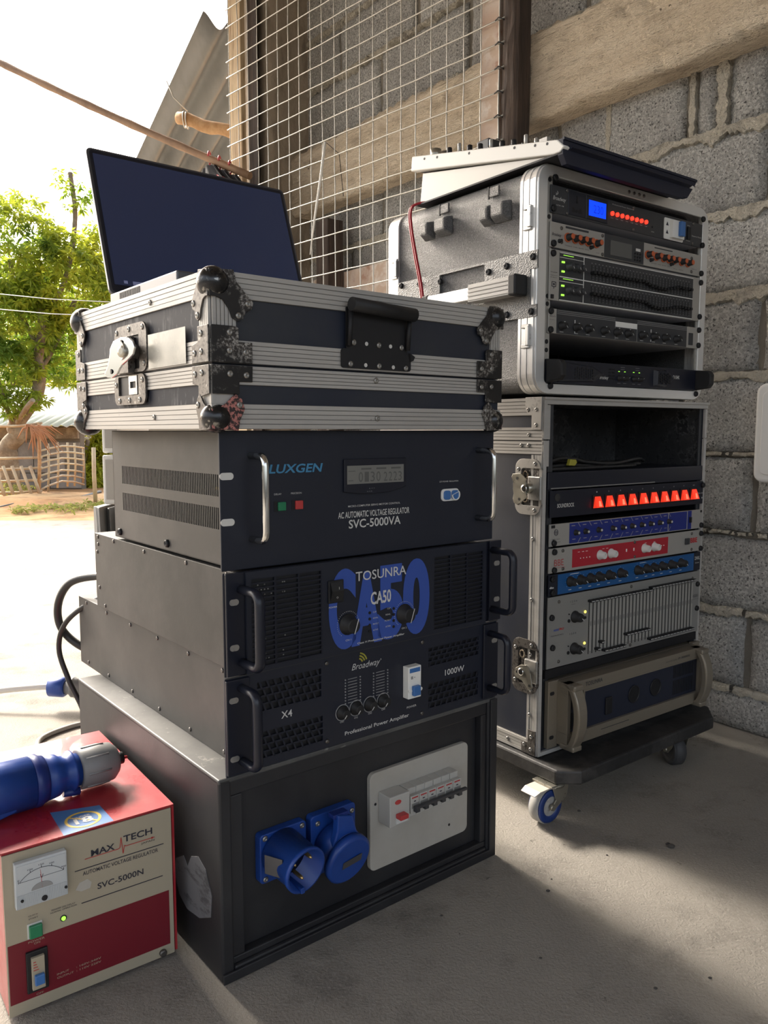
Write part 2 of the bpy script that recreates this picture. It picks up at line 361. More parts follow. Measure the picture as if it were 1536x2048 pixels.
# shared small meshes (front faces -y)
def face_mesh(fn, name, m, bev=0):
    b = MB(); fn(b); return b.mesh(name, m)
def _riv(b, r=.0042, h=.0018):
    b.lathe([(0, r), (h*.6, r*.86), (h, r*.5), (h*.75, r*.3), (h*.2, r*.28)], (0, 0, 0), (0, -1, 0), 12)
ME = {}
ME['rivet'] = face_mesh(lambda b: _riv(b), 'rivet', K['rivet'])
ME['screw'] = face_mesh(lambda b: b.lathe([(0, .0035), (.0014, .003), (.002, .0016)], (0, 0, 0), (0, -1, 0), 10), 'screw', K['screw'])
ME['bolt'] = face_mesh(lambda b: b.lathe([(0, .0062), (.0035, .0056), (.0048, .0036), (.003, .002)], (0, 0, 0), (0, -1, 0), 12), 'rack_bolt', K['black'])
ME['hole'] = face_mesh(lambda b: b.lathe([(0, .0042), (.0006, .0042)], (0, 0, 0), (0, -1, 0), 12), 'rail_hole', K['black'])
def knob_mesh(name, r, h, m, pm=None, ang=30, flute=0):
    b = MB(); b.lathe([(0, r*1.12), (h*.12, r*1.12), (h*.16, r*.92), (h*.9, r*.8), (h, r*.68)], (0, 0, 0), (0, -1, 0), 16); me = b.mesh(name, m)
    if pm:
        n0 = len(me.polygons); a = R(ang); d = (math.sin(a), math.cos(a)); nx, nz = d[1]*r*.07, -d[0]*r*.07
        v = [(d[0]*r*.1+nx, -h*1.01, d[1]*r*.1+nz), (d[0]*r*.75+nx, -h*1.01, d[1]*r*.75+nz), (d[0]*r*.75-nx, -h*1.01, d[1]*r*.75-nz), (d[0]*r*.1-nx, -h*1.01, d[1]*r*.1-nz)]
        b.add(v, [(0, 1, 2, 3)]); me2 = b.mesh(name, m); me2.materials.append(pm); me2.polygons[len(me2.polygons)-1].material_index = 1; return me2
    return me
SIDE = R(-90)   # turn a front (-y) mesh onto a left (-x) face

# ================================================================ SETTING
def structure(o): o['kind'] = 'structure'; return o
def at(px, py, Y):
    """world point seen near a given place of the view at a depth of Y metres"""
    P = R(5.85); x = (px - 768) / 1583; y = -(py - 1024) / 1583
    d = (x, math.cos(P) + y * math.sin(P), y * math.cos(P) - math.sin(P)); t = Y / d[1]
    return Vector((d[0] * t, Y, .72 + d[2] * t))
structure(MB().box(-9, 6, -5, 6.35, -.12, 0).build('floor', K['floor']))
structure(MB().box(-40, 30, 6.35, 60, -.2, -.03).build('ground', K['dirt']))
b = MB()
n = 40
for i in range(n):                                                   # low earth bank behind the yard
    x0 = -9 + 14 * i / n; x1 = -9 + 14 * (i + 1) / n
    h0 = .05 + .035 * math.sin(i * 1.3) + .02 * math.sin(i * 3.1); h1 = .05 + .035 * math.sin((i+1) * 1.3) + .02 * math.sin((i+1) * 3.1)
    b.add([(x0, 7.0, -.04), (x1, 7.0, -.04), (x1, 7.6, h1), (x0, 7.6, h0), (x1, 8.6, h1 * .8), (x0, 8.6, h0 * .8), (x1, 9.4, -.04), (x0, 9.4, -.04)],
          [(0, 1, 2, 3), (3, 2, 4, 5), (5, 4, 6, 7)], True)
structure(b.build('earth_bank', K['dirt']))
# --- right wall of hollow blocks
def wall_build(name, blocks, y0=.09):
    b = MB().box(-2.0, 4.2, .012, .12, 0, 3.05)
    o = b.build(name, K['joint'], fr=FW); structure(o); OFF[o.name] = (0, 0, 0); return o
wall_right = wall_build('wall_right', None)
def block_mesh(L, H, seed, rough=.004):
    rn = random.Random(seed); nx = max(3, int(L / .022)); nz = max(3, int(H / .022)); b = MB(); vs = []; D = .075
    for j in range(nz + 1):
        for i in range(nx + 1):
            x = L * i / nx; z = H * j / nz; y = rn.uniform(-.0008, .0008)
            e = (i in (0, nx)) or (j in (0, nz)); 
            if e:
                y = .005 + rn.uniform(0, .006)
                x += (rn.uniform(0, .004) if i == 0 else -rn.uniform(0, .004) if i == nx else 0)
                z += (rn.uniform(0, .004) if j == 0 else -rn.uniform(0, .004) if j == nz else 0)
            elif i in (1, nx-1) or j in (1, nz-1): y = rn.uniform(-.0005, .0025)
            vs.append((x - L/2, y, z - H/2))
    fs = [(j*(nx+1)+i, j*(nx+1)+i+1, (j+1)*(nx+1)+i+1, (j+1)*(nx+1)+i) for j in range(nz) for i in range(nx)]
    per = [i for i in range(nx+1)] + [j*(nx+1)+nx for j in range(1, nz+1)] + [nz*(nx+1)+i for i in range(nx-1, -1, -1)] + [j*(nx+1) for j in range(nz-1, 0, -1)]
    o = len(vs)
    for k in per: vs.append((vs[k][0], D, vs[k][2]))
    m = len(per)
    for k in range(m): k2 = (k+1) % m; fs.append((per[k2], per[k], o+k, o+k2))
    fs.append(tuple(range(o, o+m))); b.add(vs, fs, True); return b.mesh('concrete_block', K['block'])
BM = {}
def block(x0, x1, z0, z1, parent, name='concrete_block'):
    L, H = round(x1 - x0, 3), round(z1 - z0, 3); v = random.randrange(3); k = (L, H, v)
    if k not in BM: BM[k] = block_mesh(L, H, hash(k) % 9999)
    put(name, BM[k], parent, ((x0+x1)/2, random.uniform(-.003, .003), (z0+z1)/2))
def mortar_strip(x0, x1, z, h, proud, parent, seed, gap=.0, name='mortar_joint'):
    rn = random.Random(seed); b = MB(); step = .007; n = int((x1 - x0) / step); up = lo = 0; pr = proud; rows = []
    for i in range(n + 1):
        up = .6*up + rn.uniform(-.12, .12) * h; lo = .82*lo + rn.uniform(-.30, .30) * h; pr = .6*pr + .4*rn.uniform(.1, 1.7) * proud
        x = x0 + i * step; t = z + h*.45 + up*.7; l = z - h*.55 + lo
        if l > t - .003: l = t - .003
        rows.append([(x, .014, t + .001), (x + rn.uniform(-.003, .003), .001 - pr*rn.uniform(.2, .6), t), (x + rn.uniform(-.003, .003), -pr*rn.uniform(.4, 1.1), t - (t-l)*.4), (x + rn.uniform(-.003, .003), -pr*rn.uniform(.3, 1.2), l + (t-l)*.2), (x, .014, l - .001)])
    vs = [p for r_ in rows for p in r_]; fs = []
    for i in range(n):
        if gap and rn.random() < gap: continue
        for k in range(4): fs.append((i*5+k, i*5+k+1, (i+1)*5+k+1, (i+1)*5+k))
    b.add(vs, fs, False); fix_normals(b.build(name, K['mortar'], parent))
P0 = .097; PT = .1885
for k in range(-1, 8):
    z0 = P0 + PT * k; z1 = z0 + PT
    if k == 7: z1 = 1.60
    js = [.055 + .4 * i for i in range(-5, 11)] if k % 2 == 0 else [-.145 + .4 * i for i in range(-5, 11)]
    if k == 7: js = [-1.75, -1.35, -.95, -.55, -.150] + [.055 + .4 * i for i in range(0, 11)]
    js = [j for j in js if -2.0 < j]
    prev = -1.995
    for j in js:
        a, c = prev + .006, j - .006
        if k == 7 and abs(j - .055) < .01: a, c = -.128, -.078
        if c - a > .03: block(a, min(c, 4.19), max(z0 + .007, .001), z1 - .005, wall_right)
        if k == 7 and abs(j - .055) < .01: block(-.048, .049, z0 + .007, z1 - .005, wall_right)
        prev = j
hs_ = {0: (.016, .003, .1), 1: (.024, .004, .05), 2: (.010, .004, .3), 3: (.012, .005, .2), 4: (.022, .0010, .0), 5: (.030, .0010, 0), 6: (.026, .0010, .0), 7: (.034, .0012, 0)}
for k in range(0, 8):
    h, pr, g = hs_[k]; mortar_strip(-1.98, 3.2, P0 + PT*k + .002 + (h-.012)*-.3, h, pr, wall_right, 40 + k, g)
def vmortar(x, z0, z1, wd, parent, seed):
    rn = random.Random(seed); b = MB(); n = int((z1-z0)/.01); vs = []
    for i in range(n+1):
        z = z0 + (z1-z0)*i/n; q = rn.uniform(.6, 1.3)*wd/2; p = rn.uniform(-.5, 1.0)*.001
        vs += [(x-q-.002, .014, z), (x-q, -p*.3, z), (x+rn.uniform(-.2, .2)*q, -p, z), (x+q, -p*.3, z), (x+q+.002, .014, z)]
    b.add(vs, [(i*5+k, (i+1)*5+k, (i+1)*5+k+1, i*5+k+1) for i in range(n) for k in range(4)], False); fix_normals(b.build('mortar_joint', K['mortar'], parent))
vmortar(-.139, 1.425, 1.60, .016, wall_right, 1); vmortar(-.063, 1.425, 1.60, .026, wall_right, 2); vmortar(-.38, 1.45, 1.60, .014, wall_right, 4)
# courses above the beam
for k, (z0, z1) in enumerate([(1.83, 2.055), (2.055, 2.245), (2.245, 2.435), (2.435, 2.625), (2.625, 2.815), (2.815, 3.03)]):
    js = [-1.36 + .45*i for i in range(0, 13)] if k % 2 == 0 else [-1.61 + .45*i for i in range(0, 13)]
    prev = -1.995
    for j in js:
        if j - prev > .05: block(prev + .007, min(j - .007, 4.19), z0 + .008, z1 - .006, wall_right)
        prev = j
mortar_strip(-1.98, 3.2, 1.822, .05, .016, wall_right, 71); mortar_strip(-1.98, 3.2, 2.055, .026, .010, wall_right, 72); mortar_strip(-1.98, 3.2, 2.245, .02, .008, wall_right, 73)
# --- concrete beam
rn = random.Random(5); b = MB(); nx = 300; X0, X1 = -1.84, 4.1; prof = [(-.004, 1.812), (-.050, 1.806), (-.078, 1.800)] + [(-.082, 1.80 - .222*i/11) for i in range(1, 12)] + [(-.070, 1.571), (-.050, 1.572), (-.02, 1.573), (.03, 1.574)]
vs = []
edge = 0
for i in range(nx + 1):
    x = X0 + (X1 - X0)*i/nx; edge = .7*edge + rn.uniform(-.0035, .0035)
    for k, (y, z) in enumerate(prof):
        q = rn.uniform(-.0012, .0012)
        rd = (.0 if z > 1.735 else (.0045 if z > 1.660 else .001)) + (-.010 if abs(z - 1.738) < .010 and rn.random() < .7 else 0)
        e = edge if 12 <= k <= 14 else (rn.uniform(-.010, .006) if k < 3 else 0)
        chip = .012 * max(0, rn.random() - .75) * 4 if k in (13, 14) else 0
        vs.append((x, y + q + rd + chip*.6, z + e + chip*.8))
m = len(prof)
b.add(vs, [(i*m+k, i*m+k+1, (i+1)*m+k+1, (i+1)*m+k) for i in range(nx) for k in range(m-1)], True)
o = b.build('concrete_beam', K['beam'], fr=FW); fix_normals(o); structure(o)
# --- concrete column at the wall's end
b = MB(); vs = []; rn = random.Random(9); nz = 90
ring_ = [(-2.06, .12), (-2.06, -.19), (-2.0, -.19), (-1.95, -.19), (-1.9, -.19), (-1.835, -.19), (-1.83, -.185), (-1.83, -.14), (-1.83, -.09), (-1.83, -.04), (-1.83, .02), (-1.83, .12)]
for j in range(nz + 1):
    for x, y in ring_: vs.append((x + rn.uniform(-.0015, .0015), y + rn.uniform(-.0015, .0015), 3.05*j/nz))
m = len(ring_); b.add(vs, [(j*m+k, j*m+(k+1) % m, (j+1)*m+(k+1) % m, (j+1)*m+k) for j in range(nz) for k in range(m)], True)
o = b.build('concrete_column', K['column'], fr=FW); fix_normals(o); structure(o)
# --- the rest of the room, behind the viewer and overhead
structure(MB().box(-3.2, 4.32, -4.6, .12, 3.05, 3.13).build('ceiling', K['plast'], fr=FW))
# --- things on the wall
t = thing('electrical_box', 'white plastic box fixed to the grey block wall at the right edge', 'electrical box', FW, (.14, -.0, .60))
b = MB(); b.prism(rrect(.073, .30, .604, .826, .022), 'y', -.045, -.004); b.build('box_body', K['whitep'], t, bev=.008, seg=3)
MB().prism(rrect(.090, .283, .622, .808, .014), 'y', -.0485, -.045).build('lid', K['whitep'], t, bev=.0015)
t = thing('weathered_board', 'pinkish whitewashed board leaning low on the wall behind the wire mesh', 'board', FW, (-1.3, -.02, 1.15))
MB().box(-1.75, -.75, -.045, -.018, 1.16, 1.315).build('plank', K['paintwood'], t, bev=.002)
MB().box(-1.75, -.75, -.040, -.018, .98, 1.15).build('plank', K['paintwood'], t, bev=.002)
MB().box(-1.70, -1.63, -.018, -.004, 0, 1.32).build('batten', K['wood'], t); MB().box(-.88, -.81, -.018, -.004, 0, 1.32).build('batten', K['wood'], t)
t = thing('shade_filler', 'dark upright timber standing in for shade at the wall behind the wire mesh', 'filler', FW, (-1.6, -.06, 0))
MB().box(-1.60, -1.52, -.12, -.05, 0, 1.50).build('post', K['darkwood'], t, bev=.003)  # no real post: dark upright put in where the wall is shaded
# --- wire mesh panel
t = thing('wire_mesh_panel', 'tall welded wire mesh panel with wooden side boards before the block wall', 'mesh panel', FG, (-.65, 0, 0))
cw = .0635; wv = MB(); 
pts = [(0.0008*math.sin(i*1.7), 0.0006*math.sin(i*2.3), .95 + 1.85*i/28) for i in range(29)]
wv.tube(pts, .0021, 6); wvm = wv.mesh('vertical_wire', K['wire'])
wh = MB(); wh.tube([(-1.345 + 1.365*i/21, -.0042 + .0004*math.sin(i*2.1), .0007*math.sin(i*1.9)) for i in range(22)], .0021, 6); whm = wh.mesh('horizontal_wire', K['wire'])
for i in range(22): put('vertical_wire', wvm, t, (-cw*i + (random.uniform(-.002, .002)), 0, 0))
for i in range(-12, 16): put('horizontal_wire', whm, t, (0, 0, 1.964 - cw*i + random.uniform(-.0015, .0015)), rot=(0, random.uniform(-.0012, .0012), 0))
MB().box(-1.345, -1.262, .006, .028, .0, 2.85).build('side_board', K['wood'], t, bev=.002, label='pale sunlit wooden side board')
MB().box(-.068, -.004, .006, .026, .0, 2.85).build('side_board', K['paintwood'], t, bev=.002, label='stained side board under paint flecks')
b = MB()
for i in range(-10, 8): b.tube([(-.010, -.0075, 1.964 - cw*i), (.004, -.010, 1.967 - cw*i), (.014, -.003, 1.962 - cw*i), (.012, .01, 1.960 - cw*i)], .0018, 6)
b.build('tie_wires', K['bcable'], t, kind='stuff')
t = thing('wooden_post', 'dark brown wooden post at the right edge of the wire mesh', 'post', FG, (.03, .03, 0))
b = MB(); vs = []; rn = random.Random(3)
for j in range(60):
    for k, (x, y) in enumerate([(.006, .004), (.018, 0), (.030, -.001), (.048, .002), (.058, .01), (.06, .06), (.006, .06)]): vs.append((x + rn.uniform(-.0025, .0025)*(k < 5), y + rn.uniform(-.003, .003)*(k < 5), 2.9*j/59))
b.add(vs, [(j*7+k, j*7+(k+1) % 7, (j+1)*7+(k+1) % 7, (j+1)*7+k) for j in range(59) for k in range(7)]); fix_normals(b.build('post', K['darkwood'], t))
t = thing('metal_angle', 'dark rusty upright angle bar just behind the left mesh board', 'angle bar', FG, (-1.23, .03, 0))
MB().box(-1.255, -1.195, .032, .038, 0, 2.9).box(-1.255, -1.249, .038, .09, 0, 2.9).build('angle_bar', K['darkwood'], t)
t = thing('bamboo_stick', 'thin pale stick hung slantwise on the wire mesh', 'stick', FG, (-.75, -.02, 1.2))
MB().tube([(-.735, -.012, 1.70), (-.76, -.014, 1.58), (-.795, -.012, 1.46), (-.825, -.010, 1.34)], [.0045, .005, .004, .002], 7).build('stick', K['whitep'], t)
MB().tube([(-.735, -.012, 1.70), (-.70, .02, 1.66), (-.69, .03, 1.52)], .0012, 5).build('string', K['bcable'], t)

# ================================================================ OUTDOORS, LEFT
# corrugated sheet hanging from the eave
A_ = at(408, 35, 3.6); B_ = at(280, 312, 4.6); D_ = (B_ - A_); Cx = at(560, 92, 3.85) - A_
t = thing('corrugated_sheet', 'grey corrugated roofing sheet jutting out beside the mesh panel', 'roofing sheet', W0, tuple(B_))
b = MB(); nu, nv = 90, 12; vs = []; cn = Cx.cross(D_).normalized(); cl = Cx.length
for j in range(nv + 1):
    for i in range(nu + 1):
        a = 1.7*i/nu; h = .030 * math.cos(2*math.pi*a*cl/.135)
        vs.append(A_ + Cx*a + D_*(1.35*j/nv) + cn*h)
b.add(vs, [(j*(nu+1)+i, j*(nu+1)+i+1, (j+1)*(nu+1)+i+1, (j+1)*(nu+1)+i) for j in range(nv) for i in range(nu)], True)
o = b.build('tin_sheet', K['tin'], t); m_ = o.modifiers.new('thick', 'SOLIDIFY'); m_.thickness = .0012
t = thing('roof_log', 'short round log tied under the corrugated sheet', 'log', W0, tuple(at(360, 236, 3.75)))
L0, L1 = at(357, 236, 3.75), at(560, 292, 3.55)
b = MB(); n = 12; pts = [L0 + (L1-L0)*i/n + Vector((0, 0, .006*math.sin(i*1.4))) for i in range(n+1)]; b.tube(pts, [.027 + .0018*math.sin(i*2.1) for i in range(n+1)], 12); b.build('log', K['log'], t)
b = MB(); 
for dx in (.035, .05): b.tube([L0 + (L1-L0).normalized()*dx + Vector((0, .034*math.cos(a), .034*math.sin(a))) for a in [i*math.pi/7 for i in range(15)]], .003, 6)
b.tube([L0 + Vector((.04, 0, .03)), L0 + Vector((-.02, 0, .09)), L0 + Vector((-.05, 0, .16))], .003, 6); b.build('tie_wire', K['wire'], t)
t = thing('bamboo_pole', 'long slanting bamboo pole with pink hangers crossing the white sky', 'pole', W0, tuple(at(480, 343, 3.1)))
P1, P2 = at(-60, 96, 3.7), at(500, 352, 3.08)
n = 26; b = MB(); pts = []; rr = []
for i in range(n+1): pts.append(P1 + (P2-P1)*i/n + Vector((0, 0, -.012*math.sin(math.pi*i/n)))); rr.append(.0145 + (.0018 if i % 4 == 0 else 0))
b.tube(pts, rr, 10); b.build('pole', K['bamboo'], t)
for i, (px, cm, lb) in enumerate([(430, K['cloth2'], 'black'), (448, K['cloth'], 'dark grey'), (466, K['cloth'], 'grey')]):
    f = (px + 60) / 560; p = P1 + (P2-P1)*f + Vector((0, 0, -.004)); 
    t = thing('clothes_hanger', f'pink hanger with {lb} cloth, {["leftmost","middle","rightmost"][i]} of three on the bamboo pole', 'hanger', W0, tuple(p), group='hangers on the bamboo pole')
    hk = [p + Vector((.0, .022*math.sin(a), .004 + .022*math.cos(a))) for a in [k*math.pi/6 for k in range(-3, 7)]]
    MB().tube(hk + [p + Vector((0, 0, -.05))], .0035, 7).build('hook', K['pink'], t)
    MB().tube([p + Vector((0, 0, -.05)), p + Vector((.10, -.13, -.12)), p + Vector((.10, -.13, -.13)), p + Vector((-.10, .13, -.13)), p + Vector((-.10, .13, -.12)), p + Vector((0, 0, -.05))], .0035, 7).build('hanger_frame', K['pink'], t)
    b = MB(); vs = []; nn = 16
    for j in range(7):
        for k in range(nn + 1):
            a = 2*math.pi*k/nn; wd = .035 + .13*min(1, j/1.6); th = .012 + .006*j/6
            c_ = p + Vector((0, 0, -.030 - .065*j)); ux = Vector((.61, -.79, 0)); uy = Vector((.79, .61, 0))
            vs.append(c_ + ux*wd*math.cos(a) + uy*th*math.sin(a) + uy*.008*math.sin(k*1.9))
    b.add(vs, [(j*(nn+1)+k, j*(nn+1)+k+1, (j+1)*(nn+1)+k+1, (j+1)*(nn+1)+k) for j in range(6) for k in range(nn)], True); b.build('garment', cm, t)
# line array speakers behind the stack
def wedge_box(px0, px1, zt, zb, Y, lab, name, dark):
    a = at(px0, 900, Y).x; c = at(px1, 900, Y).x
    t = thing(name, lab, 'speaker', W0, ((a+c)/2, Y, zb), group='stacked line array speakers')
    if dark:
        b = MB().add([(a, Y, zt), (c, Y-.05, zt), (c, Y-.02, zb), (a, Y+.04, zb), (a, Y+.45, zt), (c, Y+.40, zt), (c, Y+.40, zb), (a, Y+.45, zb)], [(0,3,2,1), (4,5,6,7), (0,1,5,4), (1,2,6,5), (2,3,7,6), (3,0,4,7)]); fix_normals(b.build('cabinet', K['spkd'], t, bev=.004))
        MB().box(a, a+.012, Y-.012, Y+.002, zb, zt).build('rim', K['spkw'], t)
    else:
        MB().box(a, c, Y, Y+.4, zb, zt).build('cabinet', K['spkw'], t, bev=.008)
        MB().box(a+.014, c-.010, Y-.004, Y, zb+.02, zt-.018).build('grille', K['spk'], t)
Ys = 3.1
wedge_box(185, 203, .425, 0, Ys, 'dark wedge speaker cabinet, leftmost on the ground behind the amplifiers', 'speaker_cabinet', True)
wedge_box(203, 223, .415, 0, Ys+.06, 'dark wedge speaker cabinet in the middle of the ground row', 'speaker_cabinet', True)
wedge_box(223, 262, .405, 0, Ys+.12, 'dark wedge speaker cabinet nearest the amplifiers on the ground', 'speaker_cabinet', True)
wedge_box(203, 240, .625, .43, Ys+.02, 'pale grilled speaker box standing on the dark wedge cabinets', 'speaker_box', False)
wedge_box(204, 240, .79, .632, Ys+.05, 'pale grilled speaker box, topmost of the stack under the flight case', 'speaker_box', False)
# shed with a white roof
Yw = 10.2
t = thing('block_shed', 'low grey block shed with white tin roof under the trees', 'shed', W0, (-5.0, Yw, 0))
xw0, xw1 = -9.0, at(161, 900, Yw).x; zt = at(80, 852, Yw).z
MB().box(xw0, xw1, Yw, Yw+.15, -.1, zt).build('shed_wall', K['joint'], t)
bm_ = MB().box(-.195, .195, -.02, .0, -.092, .092).mesh('concrete_block', K['shed'])
k = 0; z = -.02
while z + .19 < zt - .02:
    x = xw1 - .2 - (k % 2)*.2
    while x > -6.2: put('concrete_block', bm_, t, (x, Yw, z + .1)); x -= .4
    z += .2; k += 1
b = MB(); vs = []; nu = 140
for j, (yy, zz) in enumerate([(Yw - .35, zt + .0), (Yw + 2.2, zt + .62)]):
    for i in range(nu + 1): vs.append((xw0 + (xw1 + .2 - xw0)*i/nu, yy, zz + .016*math.cos(i*1.9)))
b.add(vs, [(i, i+1, nu+2+i, nu+1+i) for i in range(nu)], True); o = b.build('tin_roof', K['whiteroof'], t); m_ = o.modifiers.new('thick', 'SOLIDIFY'); m_.thickness = .006
MB().box(xw0, xw1, Yw-.08, Yw-.02, zt-.16, zt-.02).build('roof_beam', K['bark'], t)
# bamboo fence
Yf = 8.3
FR_ = .7
t = thing('bamboo_fence', 'bamboo pole fence with slanted infill sticks by the dirt bank', 'fence', W0, (-4, Yf, 0))
def stick(pts, r, name, m=K['dryb']): MB().tube([at(*p) for p in pts], r*FR_, 7).build(name, m, t)
stick([(78, 845, Yf), (79, 920, Yf), (78, 1004, Yf)], .026, 'fence_post', K['log'])
for y0, y1 in ((852, 846), (916, 915), (938, 935), (962, 959), (985, 982), (1001, 1000)):
    stick([(-60, y0 + 2, Yf), (40, y0, Yf), (84, y1, Yf)], .019, 'rail')
for i in range(-3, 4):
    stick([(6 + i*18, 932, Yf-.04), (32 + i*18, 1004, Yf-.07)], .024, 'slanted_stick')
for y0, dy in ((902, -10), (914, -10), (926, -10), (938, -11), (952, -12), (965, -14), (980, -18)):
    stick([(80, y0, Yf+.02), (100, y0 + dy*.55, Yf+.3), (125, y0 + dy, Yf+.6), (150, y0 + dy*.9, Yf+.9), (168, y0 + dy*.6, Yf+1.1)], .015, 'rail')
for x, y0, y1, dY in ((96, 887, 990, .25), (115, 884, 976, .5), (135, 885, 973, .75), (149, 886, 972, .9), (166, 896, 966, 1.1)): stick([(x, y0, Yf+dY), (x+2, (y0+y1)/2, Yf+dY), (x, y1, Yf+dY)], .017, 'upright')
t = thing('pole_stake', 'single pale bamboo stake between the fence and the speakers', 'stake', W0, tuple(at(190, 1004, 7.6)))
MB().tube([at(187, 895, 7.6), at(188, 950, 7.6), at(191, 1004, 7.6)], .02, 7).build('stake', K['dryb'], t)
t = thing('garden_hose', 'dark hose lying along the foot of the dirt bank', 'hose', W0, tuple(at(80, 1000, 7.9)))
MB().tube(spline([at(-40, 1026, 7.2), at(20, 1012, 7.4), at(60, 1004, 7.7), at(110, 1003, 7.8), at(160, 996, 8.1), at(200, 984, 8.6)]), .022, 7).build('hose', K['bcable'], t)
t = thing('dry_palm_frond', 'dry reddish palm frond hung over the fence post', 'palm frond', W0, tuple(at(80, 850, 8.2)))
rn = random.Random(4)
b = MB()
for i in range(26):
    c = at(58 + rn.uniform(-4, 22), 852 + rn.uniform(-3, 3), 8.2); e = c + Vector((rn.uniform(-.15, .30), 0, rn.uniform(-.32, -.05)))
    b.tube([c, (c+e)/2 + Vector((0, 0, .04)), e], [.008, .010, .002], 4)
b.build('leaf_blades', K['dead'], t, kind='stuff')
# trees
def leaves(name, blobs, count, size, m, parent, seed, kind='stuff', lo=.5):
    rn = random.Random(seed); vs = []; fs = []; tot = sum(q[3] for q in blobs)
    for (c, rx, rz, wt) in blobs:
        nc = max(1, int(count * wt / tot / 11))
        for _ in range(nc):
            a = rn.uniform(0, 6.283); cz = rn.uniform(-1, 1); q = math.sqrt(1 - cz*cz); rad = rn.uniform(lo, 1) ** .5
            cc = Vector(c) + Vector((math.cos(a)*q*rx, math.sin(a)*q*rx, cz*rz)) * rad
            dr = Vector((rn.uniform(-1, 1), rn.uniform(-1, 1), rn.uniform(-.2, 1))).normalized()
            for k in range(11):                                       # a whorl of narrow leaves on one twig
                u = (dr*.3 + Vector((rn.uniform(-1, 1), rn.uniform(-1, 1), rn.uniform(-.9, .35)))).normalized()
                s_ = u.cross(Vector((rn.uniform(-1, 1), rn.uniform(-1, 1), 1))).normalized(); L_ = size * rn.uniform(.7, 1.3)
                p = cc + u*L_*.15; dn = Vector((0, 0, -L_*.18)); o = len(vs)
                vs += [p, p + u*L_*.45 + s_*L_*.15, p + u*L_ + dn, p + u*L_*.45 - s_*L_*.15]; fs.append((o, o+1, o+2, o+3))
    me = bpy.data.meshes.new(name); me.from_pydata([tuple(v) for v in vs], [], fs); me.materials.append(m)
    if parent is not None: f = OFF[parent.name]; me.transform(Matrix.Translation((-f[0], -f[1], -f[2])))
    o = put(name, me, parent); o['kind'] = kind; return o
Yt = 9.3
t = thing('mango_tree', 'broad leafy green tree with crooked trunk before the white roof', 'tree', W0, tuple(at(24, 990, Yt)))
pa = lambda *q: [at(*p) for p in q]
MB().tube(spline(pa((26, 1000, Yt), (18, 930, Yt), (16, 895, Yt), (36, 870, Yt), (32, 850, Yt), (58, 812, Yt), (72, 795, Yt), (79, 760, Yt), (76, 720, Yt), (86, 640, Yt), (70, 560, Yt))), [.11]*16+[.10]*16+[.085]*16+[.07]*16+[.055]*17, 10).build('trunk', K['bark'], t)
for q in (((30, 862, Yt), (8, 800, Yt-.2), (-20, 720, Yt-.3)), ((78, 745, Yt), (110, 690, Yt+.2), (150, 600, Yt+.3)), ((74, 690, Yt), (40, 620, Yt+.2), (20, 520, Yt)), ((84, 640, Yt), (130, 560, Yt), (150, 440, Yt+.2), (140, 345, Yt+.2)), ((32, 850, Yt), (50, 820, Yt-.5), (66, 800, Yt-.6))):
    MB().tube(spline(pa(*q)), .028, 7).build('branch', K['bark'], t)
def bl(px, py, Y, rpx, rzpx, wt): return (at(px, py, Y), rpx/1583*Y, rzpx/1583*Y, wt)
leaves('foliage', [bl(30, 500, Yt, 100, 110, 3), bl(130, 560, Yt+.2, 90, 95, 2.6), bl(200, 520, Yt+.6, 50, 70, 1), bl(30, 640, Yt, 90, 80, 2.4), bl(150, 690, Yt+.6, 80, 90, 2.2), bl(10, 740, Yt-.2, 70, 60, 1.2),
       bl(-80, 560, Yt, 120, 190, 3), bl(70, 800, Yt-.3, 28, 18, .12), bl(12, 815, Yt-.3, 36, 20, .18), bl(138, 360, Yt+.2, 26, 26, .07), bl(150, 400, Yt+.2, 20, 26, .06), bl(178, 395, Yt+.3, 14, 22, .05)], 30000, .088, K['leaf'], t, 11)
t = thing('sunlit_tree', 'yellow-green sunlit tree farther back behind the white roof', 'tree', W0, (-7, 14.0, 0))
MB().tube([(-6.6, 14, 0), (-6.5, 14, 1.2), (-6.3, 14.1, 2.6)], [.15, .12, .07], 9).build('trunk', K['bark'], t)
leaves('foliage', [(Vector((-6.9, 14, 2.4)), 1.7, 1.5, 3), (Vector((-5.4, 14.3, 2.2)), 1.3, 1.6, 3), (Vector((-8.5, 14.3, 2.4)), 1.6, 1.7, 3)], 20000, .17, K['leafy'], t, 12)
t = thing('young_shrub', 'bright green shrub growing beside the shed corner', 'shrub', W0, tuple(at(186, 990, 10.6)))
MB().tube([at(170, 1000, 10.6), at(166, 940, 10.6), at(176, 880, 10.6)], .03, 7).build('stem', K['bark'], t)
leaves('foliage', [bl(204, 900, 10.8, 36, 50, 2), bl(194, 960, 10.6, 24, 36, 1)], 2600, .12, K['leafy'], t, 13, lo=.1)
b = leaves('grass_tufts', [bl(150, 1012, 7.3, 60, 4, 1), bl(60, 1016, 7.2, 50, 4, 1), bl(30, 975, 9.0, 60, 10, 1), bl(190, 1010, 7.6, 50, 8, 1.4), bl(300, 1000, 8.0, 120, 10, 1)], 1500, .05, K['grass'], None, 14, lo=.0)
b['label'] = 'low grass and weeds growing along the dirt bank'; b['category'] = 'grass'
t = thing('power_lines', 'two thin sagging wires crossing before the green tree', 'wire', W0, tuple(at(0, 600, 6.0)))
for y0, y1 in ((584, 606), (615, 634)): MB().tube([at(-40, y0, 6.0), at(100, (y0+y1)/2 + 3, 6.0), at(260, y1, 6.0)], .0028, 5).build('wire', K['whitep'], t)
